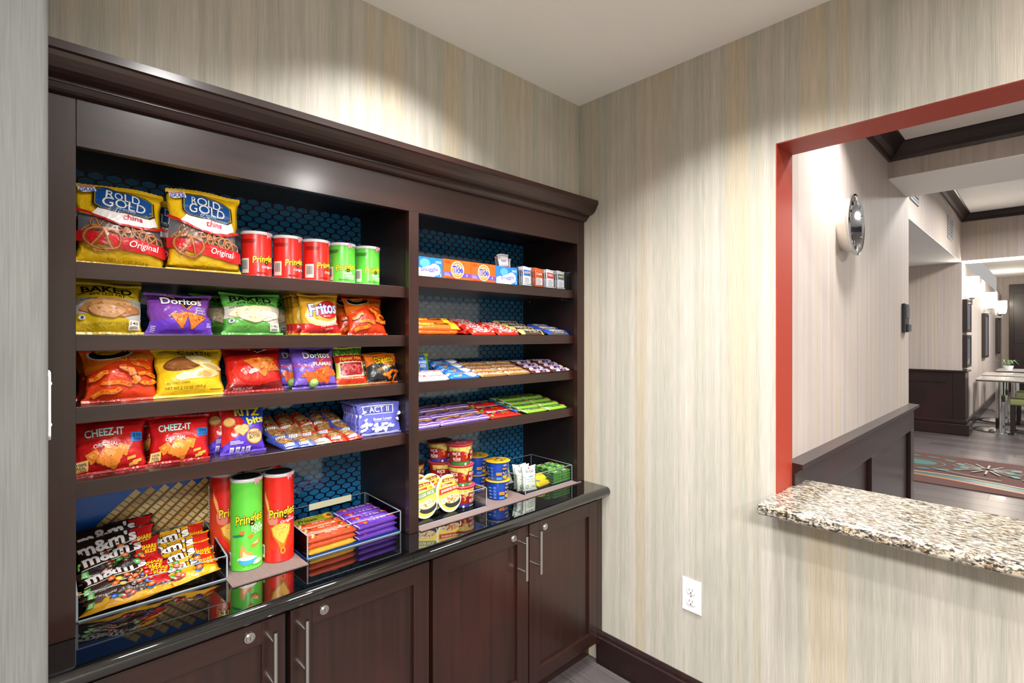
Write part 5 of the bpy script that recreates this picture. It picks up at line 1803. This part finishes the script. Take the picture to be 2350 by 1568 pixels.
def D_sach(base, top, txt, tc):
    d = Des(5.2, 7.5, base)
    d.rect(-2.0, 3.9, 2.0, 6.3, top).text(txt, 0, 5.3, 3.4, .9, tc, bold=.04)
    d.rect(-1.9, .7, 1.9, 3.5, '#dfe2e8').lines(-1.7, .9, 1.7, 3.3, 7, '#9aa0ac', 3)
    return d


gR = 'medicine sachets in the acrylic rack'
for x, de, lab in ((1.384, D_sach('#e2e4ea', '#2a62c0', 'ALEVE', '#f0d850'), 'white and blue pain relief sachet'),
                   (1.4505, D_sach('#e0602c', '#c84e24', 'Cold', '#e8e0d0'), 'orange cold medicine sachet'),
                   (1.515, D_sach('#dfe0e4', '#c82c2a', 'TYLENOL', '#f4f0ee'), 'white and red fever relief sachet'),
                   (1.580, D_sach('#c4c6ce', '#48506a', 'Advil', '#e8d840'), 'grey and navy pain relief sachet')):
    s0 = make_bag('medicine_sachet', lab + ' at the front of its slot', 'sachet', de, .052, .072, .004, (x, 1.381, RA + .0035), 3, 0, 0, 3, gR, wr=.15, nx=8, ny=8)
    for k in range(2):
        clone(s0, (x + .002 + .002 * k, 1.393 + .012 * k, RA + .0035), (R(-4 - k), 0, R(2)), lab + ', %s behind the front one' % ORD[k])
dcard = Des(6, 10, '#c8bcc4')
dcard.rect(-2.6, 6.6, 2.6, 9.4, '#d8d4dc').text('Relief', .2, 8.0, 2.6, .9, '#4a4a58', bold=.02).ell(-1.9, 8.9, .4, .4, '#c8b060').rect(-2.6, .4, 2.6, 6.2, '#a04858').lines(-2.2, .8, 2.2, 6, 8, '#b87884')
cd = make_bag('medicine_card', 'tall pink and grey medicine card leaning at the front beside the rack', 'card', dcard, .056, .125, .006, (1.322, 1.430, RA), 6, -6, -6, 2, 'medicine cards', wr=.1, nx=8, ny=8)
clone(cd, (1.336, 1.448, RA), (R(-6), R(2), R(-4)), 'pink and grey medicine card just behind the leaning front one', (1, 1, .93))
clone(cd, (1.334, 1.464, RA), (R(-6), R(-3), R(-6)), 'pink and grey medicine card at the back of its group', (1, 1, .96))


# candy bars in stepped rows
def rows_of(kind, name, desc, cat, grp, L, Wd, T, cx, z, y0, dy, nrow, tilt, layers, jit=.003, place='', seed=1):
    rn = random.Random(seed)
    for r in range(nrow):
        for l in range(layers(r)):
            last = l == layers(r) - 1
            tl = tilt if last else 0
            dz = max(0, math.sin(R(tl)) * Wd / 2 - .35 * T)
            loc = (cx + rn.uniform(-jit, jit), y0 + dy * r + rn.uniform(-.001, .001), z + .0005 + l * T * .80 + dz)
            lab = '%s,%s %s row from the front' % (desc, place, ORD[r])
            if layers(r) > 1:
                lab += ', %s from the bottom' % ORD[l]
            bar_at(kind, name, desc, cat, grp, L, Wd, T, loc, (R(tl), 0, R(rn.uniform(-3, 3))), lab, seed)


up = lambda r: r + 1
gb = 'chocolate bars on the second right shelf'
rows_of('pb', 'peanut_butter_cup_pack', 'orange peanut butter cup pack', 'candy bar', gb, .165, .042, .020, .966, RB, 1.390, .046, 3, 26, lambda r: r + 2 if r < 2 else 3, .006, '', 3)
rows_of('kk', 'wafer_bar', 'red wafer bar', 'candy bar', gb, .108, .042, .016, 1.160, RB, 1.390, .046, 4, 26, up, .004, ' left column,', 4)
rows_of('kk', 'wafer_bar', 'red wafer bar', 'candy bar', gb, .108, .042, .016, 1.276, RB, 1.390, .046, 3, 26, up, .004, ' right column,', 5)
rows_of('hb', 'chocolate_bar', 'dark brown and gold chocolate bar', 'candy bar', gb, .124, .042, .015, 1.404, RB, 1.390, .046, 4, 26, up, .004, '', 6)
rows_of('hc', 'chocolate_bar', 'grey and blue chocolate bar', 'candy bar', gb, .128, .042, .015, 1.556, RB, 1.390, .046, 3, 26, up, .004, '', 7)
gc = 'chocolate bars on the third right shelf'
rows_of('mu', 'nougat_bar', 'white and blue nougat bar', 'candy bar', gc, .122, .036, .016, .945, RC, 1.385, .037, 2, 15, up, .003, '', 8)
rows_of('aj', 'coconut_bar', 'bright blue coconut bar', 'candy bar', gc, .122, .040, .017, 1.074, RC, 1.388, .040, 4, 15, up, .004, '', 9)
rows_of('tw', 'caramel_bar', 'tan and red caramel bar', 'candy bar', gc, .124, .034, .013, 1.204, RC, 1.384, .035, 5, 13, lambda r: min(r + 1, 4), .003, ' left column,', 10)
rows_of('tw', 'caramel_bar', 'tan and red caramel bar', 'candy bar', gc, .124, .034, .013, 1.330, RC, 1.384, .035, 5, 13, lambda r: min(r + 1, 4), .003, ' right column,', 11)
rows_of('sn', 'peanut_bar', 'brown peanut bar', 'candy bar', gc, .116, .034, .013, 1.452, RC, 1.384, .035, 5, 13, lambda r: min(r + 1, 4), .003, ' left column,', 12)
rows_of('sn', 'peanut_bar', 'brown peanut bar', 'candy bar', gc, .116, .034, .013, 1.572, RC, 1.384, .035, 5, 13, lambda r: min(r + 1, 4), .003, ' right column,', 13)
dss = Des(8, 9, '#58a030')
dss.poly([(-4, 9), (4, 9), (4, 7.6), (-4, 7.9)], '#e0b020').rect(-4, 8.6, 4, 9, '#c82820')
dss.poly([(-1.6, 8.2), (2.0, 8.4), (3.4, 1.2), (.2, .8)], '#1c68c8').text('SHARE', .8, 5.6, 3.6, 1.0, '#e8f4fa', bold=.04).text('SIZE', 1.0, 4.3, 2.6, 1.0, '#e8f4fa', bold=.04).text('new', .6, 6.9, 1.6, .6, '#c8e0f4')
dss.ell(-2.8, 3.2, 1.6, 1.3, '#3a7a20').blob(-2.4, 1.6, 1.4, .8, '#c85a20', 2)
ss = make_bag('fruit_candy_bag', 'green and blue fruit candy bag standing at the left of the third right shelf', 'candy bag', dss, .085, .086, .020, (.945, 1.452, RC + .003), 8, 0, 0, 31, 'fruit candy bags', nx=14, ny=12)
clone(ss, (.925, 1.505, RC + .02), (R(-5), 0, R(4)), 'green and blue fruit candy bag behind the standing one')

gd = 'packets on the fourth right shelf'
for c, (x, pl_) in enumerate(((.915, 'left'), (1.028, 'middle'), (1.136, 'right'))):
    rows_of('ck', 'cookie_packet', 'purple cookie packet', 'cookie packet', gd, .112, .066, .016, x, RD, 1.402 + .004 * c, .062, 3, 8, lambda r: r + 1, .003, ' %s column,' % pl_, 14 + c)
rows_of('sk', 'fruit_candy_bag', 'red fruit candy bag', 'candy bag', gd, .150, .064, .014, 1.268, RD, 1.400, .060, 3, 7, lambda r: r + 1, .003, '', 18)
for c, (x, pl_) in enumerate(((1.428, 'left'), (1.548, 'right'))):
    rows_of('nv', 'granola_bar', 'green oat granola bar', 'snack bar', gd, .118, .044, .013, x, RD, 1.392, .044, 5, 6, lambda r: min(r + 1, 4), .003, ' %s column,' % pl_, 19 + c)


# ------------------------------------------------------------------ cups and bowls
def cup_surf(r0, r1, h, ang, n=26, m=6):
    return Surf([[((r0 + (r1 - r0) * j / m) * math.sin(ang * (-1 + 2 * i / n)), -(r0 + (r1 - r0) * j / m) * math.cos(ang * (-1 + 2 * i / n)), h * j / m) for i in range(n + 1)] for j in range(m + 1)])


def D_rice(foot):
    d = Des(16, 7, '#b8261c')
    d.rect(-8, 0, 8, 1.25, foot)
    d.poly([(-8, 7), (8, 7), (8, 4.4), (4, 5.0), (0, 4.2), (-2.5, 5.4), (-5, 4.4), (-8, 5.2)], '#d8c060')
    rn = random.Random(4)
    for k in range(46):
        x, y = rn.uniform(-7.8, 7.8), rn.uniform(5.2, 6.9)
        d.ell(x, y, .3, .16, rn.choice(['#e8d888', '#b89838', '#f0e4a4', '#98a040']), rn.uniform(0, 180), 8)
    for cx in (-4.6, 2.2):
        d.poly([(cx - 1.9, 1.5), (cx + 1.9, 1.5), (cx + 1.9, 5.4), (cx - 1.9, 5.6)], '#8c1418')
        d.text('RICE', cx, 4.6, 2.7, 1.1, '#f2e8e4', bold=.03).ell(cx, 3.65, .25, .25, '#e8c040').text('RONI', cx, 2.6, 2.7, 1.1, '#f2e8e4', bold=.03).rect(cx - 1.2, 1.75, cx + 1.2, 1.95, '#e0a030')
    d.text('3', -1.0, 3.4, .8, 1.3, '#f0a828', bold=.04).lines(-1.8, 4.2, -.2, 4.8, 2, '#e8b0a0').text('CHEDDAR', 2.2, .6, 2.8, .5, '#f0f4ec', bold=.03).ell(-1.4, .6, .4, .45, '#e0ecd8')
    d.lines(6.0, 1.8, 7.6, 4.2, 6, '#e0a8a0')
    return d


def make_cup(name, label, des, r0, r1, h, loc, rotz, lid_m, lid_art, group, cat='food cup'):
    t = thing(name, label, cat, loc, (0, 0, R(rotz)), group)
    MB().lathe([(r0 - .001, 0), (r0, .001), (r1, h - .004), (r1 + .003, h - .004), (r1 + .0035, h - .002), (r1, h)], 36).build('cup', ink(des.base, .35), t, smooth=True)
    print_on(cup_surf(r0 + .0002, r1 + .0001, h - .006, des.w / 16 * 1.9), des, t, .0003, .00008)
    MB().lathe([(r1 + .0045, h - .001), (r1 + .005, h), (r1 + .004, h + .001), (r1 * .6, h + .0015), (.001, h + .0015)], 36, cap=False).build('lid', lid_m, t, smooth=True)
    if lid_art:
        a = MB()
        rn = random.Random(3)
        for k in range(12):
            x, y = rn.uniform(-.6, .6) * r1, rn.uniform(-.6, .6) * r1
            a.add([(x - .006, y - .002, h + .0022), (x + .006, y - .003, h + .0022), (x + .006, y + .002, h + .0022), (x - .006, y + .003, h + .0022)], [(0, 1, 2, 3)])
        a.build('lid_print', lid_art, t)
    return t


pinklid = mat('pink_foil_lid', '#d04858', .3)
darklid = mat('dark_lid', '#2a1a18', .3)
yellid = mat('yellow_foil_lid', '#f0b420', .35)
drg, drb = D_rice('#2f8a3c'), D_rice('#2c3aa0')
gr = 'rice cups in the acrylic tray'
zt0 = CT + .0025 + .004
rb_ = make_cup('rice_cup', 'red rice cup with blue foot at the bottom of the front stack', drb, .034, .042, .072, (1.108, 1.432, zt0), -12, pinklid, ink('#f0d8d8'), gr)
rg_ = make_cup('rice_cup', 'red rice cup with green foot in the middle of the front stack', drg, .034, .042, .072, (1.104, 1.434, zt0 + .0745), -8, pinklid, ink('#f0d8d8'), gr)
clone(rg_, (1.100, 1.432, zt0 + .149), (0, R(-2), R(8)), 'red rice cup with green foot on top of the front stack')
dk = make_cup('rice_cup', 'dark-lidded red rice cup on top of the second stack', drb, .034, .042, .072, (1.072, 1.520, zt0 + .149), 0, darklid, None, gr)
clone(rg_, (1.076, 1.518, zt0 + .0745), (0, 0, R(30)), 'red rice cup in the middle of the second stack')
clone(rg_, (1.076, 1.518, zt0), (0, 0, R(50)), 'red rice cup at the bottom of the second stack')
clone(dk, (.985, 1.565, zt0 + .0745), (0, 0, R(10)), 'dark-lidded red rice cup at the back left, upper of two')
clone(rg_, (.985, 1.565, zt0), (0, 0, R(20)), 'red rice cup at the back left, lower of two')


def D_mac():
    d = Des(16, 6.6, '#1848b0')
    d.ell(1.6, 4.4, 1.5, 1.5, '#0c2a70').text('Cheese', 1.6, 4.7, 2.2, .7, '#f0c030', bold=.03).stroke([(.8, 3.4), (1.6, 2.6), (2.4, 3.4)], .35, '#f0b830')
    d.ell(1.6, 6.0, .7, .35, '#e8e8f0').ell(1.6, 6.0, .55, .24, '#c83040')
    rn = random.Random(1)
    for k in range(14):
        d.stroke([(rn.uniform(.6, 3.0), rn.uniform(.4, 2.0)) for _ in range(1)] * 1 + [(rn.uniform(.8, 3.0), rn.uniform(.5, 2.2))], .42, rn.choice(['#f0a020', '#e88c14', '#f8b83c']))
    d.rect(-1.9, 2.2, .3, 3.3, '#f09020').text('Original', -.8, 2.75, 1.8, .5, '#3a2410', bold=.02)
    d.rect(-1.8, .5, .4, 1.4, '#3a8ae0')
    for k in range(4):
        d.ell(-3.6, 1.1 + 1.3 * k, .5, .42, '#8ab8f0', 0, 10).ell(-3.6, 1.1 + 1.3 * k, .38, .3, '#1848b0', 0, 10).lines(-6.2, .9 + 1.3 * k, -4.8, 1.4 + 1.3 * k, 2, '#b0ccf4')
    return d


gm = 'macaroni cups on the ribbed mat'
mc = make_cup('macaroni_cup', 'blue macaroni cup with yellow lid, lower of the front pair', D_mac(), .036, .042, .068, (1.262, 1.415, CT + .0025), -8, yellid, ink('#3a3a50'), gm)
clone(mc, (1.264, 1.417, CT + .0025 + .0705), (0, 0, R(-24)), 'blue macaroni cup with yellow lid, upper of the front pair')
clone(mc, (1.258, 1.535, CT + .0025), (0, 0, R(-20)), 'blue macaroni cup with yellow lid, lower of the rear pair')
clone(mc, (1.256, 1.533, CT + .0025 + .0705), (0, 0, R(-12)), 'blue macaroni cup with yellow lid, upper of the rear pair')


def D_bowl(band, word, food):
    d = Des(10, 12.5, '#f0d83c')
    d.ell(0, 6.25, 4.5, 5.7, '#ecd44a')
    d.poly([(-4.1, 5.6), (4.6, 7.6), (4.5, 9.2), (-3.9, 7.6)], band)
    d.poly([(-2.8, 9.8), (2.8, 10.6), (2.6, 11.5), (-2.4, 11.0)], '#8a3a20').text("Rice Bowl", .1, 10.7, 4.0, .7, '#f0dca0', rot=6)
    d.poly([(-3.2, 8.3), (1.4, 9.2), (1.3, 9.9), (-3.1, 9.1)], '#c03028').lines(-2.8, 8.6, 1.0, 9.3, 2, '#f0d8c0')
    d.text(word, .2, 7.5, 7.0, 1.0, '#f4ead8', rot=12, bold=.03)
    d.ell(.9, 3.6, 3.3, 2.1, '#26282a', 8).ell(.9, 4.4, 3.0, 1.5, '#d8b890', 8)
    rn = random.Random(6)
    for k in range(30):
        a, q = rn.uniform(0, 6.3), rn.uniform(0, 1)
        d.ell(.9 + 2.7 * q * math.cos(a), 4.4 + 1.3 * q * math.sin(a), .3, .2, rn.choice(food), rn.uniform(0, 180), 8)
    d.barcode(-3.4, 2.8, -1.9, 4.4, 2)
    d.ell(2.6, 9.6, .5, .4, '#e89020')
    return d


def make_bowl(label, des, loc, rot, group):
    t = thing('rice_bowl', label, 'food bowl', loc, rot, group)
    a, b = .050, .0625
    n = 40

    def ring(s, y):
        return [(a * s * math.cos(2 * math.pi * k / n), y, b + b * s * math.sin(2 * math.pi * k / n)) for k in range(n)]
    mb = MB()
    prof = [(.96, -.0022), (1.0, -.0012), (1.0, .002), (.93, .003), (.84, .020), (.76, .034), (.55, .036), (.02, .036)]
    vs = []
    for s, y in prof:
        vs += ring(s, y)
    fs = [(j * n + k, j * n + (k + 1) % n, (j + 1) * n + (k + 1) % n, (j + 1) * n + k) for j in range(len(prof) - 1) for k in range(n)]
    mb.add(vs, fs + [tuple(range(n))])
    mb.build('tub', ink('#ecebe6', .4), t, smooth=True)
    sf = Surf([[(-a + 2 * a * i / 6, -.0022, 2 * b * j / 6) for i in range(7)] for j in range(7)])
    print_on(sf, des, t, .0003, .00006, ('film_lid', 'printed_lettering'), m=.999)
    return t


db1 = D_bowl('#6f8a50', 'VEGGIE RICE', ['#f0e4cc', '#d86a30', '#6a9a40', '#e8d8b8'])
db2 = D_bowl('#c03428', 'JASMINE RICE', ['#e07a40', '#d86030', '#f0a060', '#c85428'])
gw = 'oval rice bowls in the acrylic tray'
w1 = make_bowl('oval rice bowl with olive band leaning at the tray front', db1, (.936, 1.402, zt0), (R(-14), 0, R(-8)), gw)
w2 = make_bowl('oval rice bowl with red band leaning at the tray front', db2, (1.030, 1.398, zt0), (R(-16), R(6), R(-6)), gw)
clone(w2, (1.004, 1.447, zt0), (R(-14), R(-4), R(-6)), 'oval rice bowl with red band behind the front red-banded one')
clone(w2, (.952, 1.470, zt0), (R(-12), R(4), R(-8)), 'oval rice bowl with red band behind the olive-banded one')
clone(w1, (.917, 1.446, zt0), (R(-14), R(-6), R(-6)), 'oval rice bowl with olive band half hidden by the centre post')

# tea sachets, yellow nuts and gum in the last tray
dv = Des(8, 10, '#dfe8dc')
dv.text('Vital', 0, 7.9, 4.8, 1.4, '#2c3a34', bold=.01).ell(0, 9.3, .5, .5, '#b03a4a').text('TURMERIC', .4, 5.6, 3.6, .6, '#4a6a98').text('Organic Herbal Tea', .2, 4.5, 5.0, .5, '#5a6a68').text('Unsweetened', .4, 3.7, 4.0, .4, '#6a7a78').ell(-1.8, 1.6, .7, .75, '#3a7a5a').ell(-1.8, 1.6, .45, .5, '#dfe8dc').lines(.8, 1.2, 3.2, 2.0, 2, '#8a9a94')
gv = 'goods in the right acrylic tray'
v1 = make_bag('tea_sachet', 'pale green tea sachet at the tray front', 'sachet', dv, .072, .092, .012, (1.402, 1.385, zt0), 10, -6, 3, 5, gv, wr=.4, nx=12, ny=12)
clone(v1, (1.392, 1.406, zt0), (R(-9), R(-3), R(-10)), 'pale green tea sachet, second from the tray front')
clone(v1, (1.394, 1.428, zt0), (R(-12), R(4), R(-4)), 'pale green tea sachet, third from the tray front')
clone(v1, (1.386, 1.500, zt0), (R(-20), R(-6), R(-4)), 'pale green tea sachet at the back of the right tray')
bar_at('ye', 'peanut_pouch', '', 'nut packet', gv, .074, .046, .020, (1.478, 1.402, zt0 + .0003), (0, 0, R(6)), 'yellow peanut pouch at the front of the right tray')
bar_at('ye', 'peanut_pouch', '', 'nut packet', gv, .07, .046, .020, (1.482, 1.430, zt0 + .018), (R(8), 0, R(-10)), 'yellow peanut pouch resting on the front one')
gg = 'gum packs stacked in the right tray'
for r in range(4):
    for c in range(2):
        for l in range(5 if r else 4):
            bar_at('gm', 'gum_pack', '', 'gum pack', gg, .060, .026, .0118, (1.5475 + .0525 * c + (.0 if r else 0), 1.384 + .031 * r, zt0 + .0004 + .0108 * l), (0, 0, R(((r * 7 + c * 5 + l * 3) % 5 - 2) * .8)),
                   'green gum pack, %s from the bottom, %s row back, %s column' % (ORD[l], ORD[r], ('left', 'right')[c]))
for k in range(3):
    bar_at('gm', 'gum_pack', '', 'gum pack', gg, .06, .026, .0118, (1.475 + .012 * k, 1.49 + .034 * k, zt0 + .0004), (0, 0, R(-20 + 14 * k)), 'loose green gum pack lying in the tray middle, %s from the front' % ORD[k])
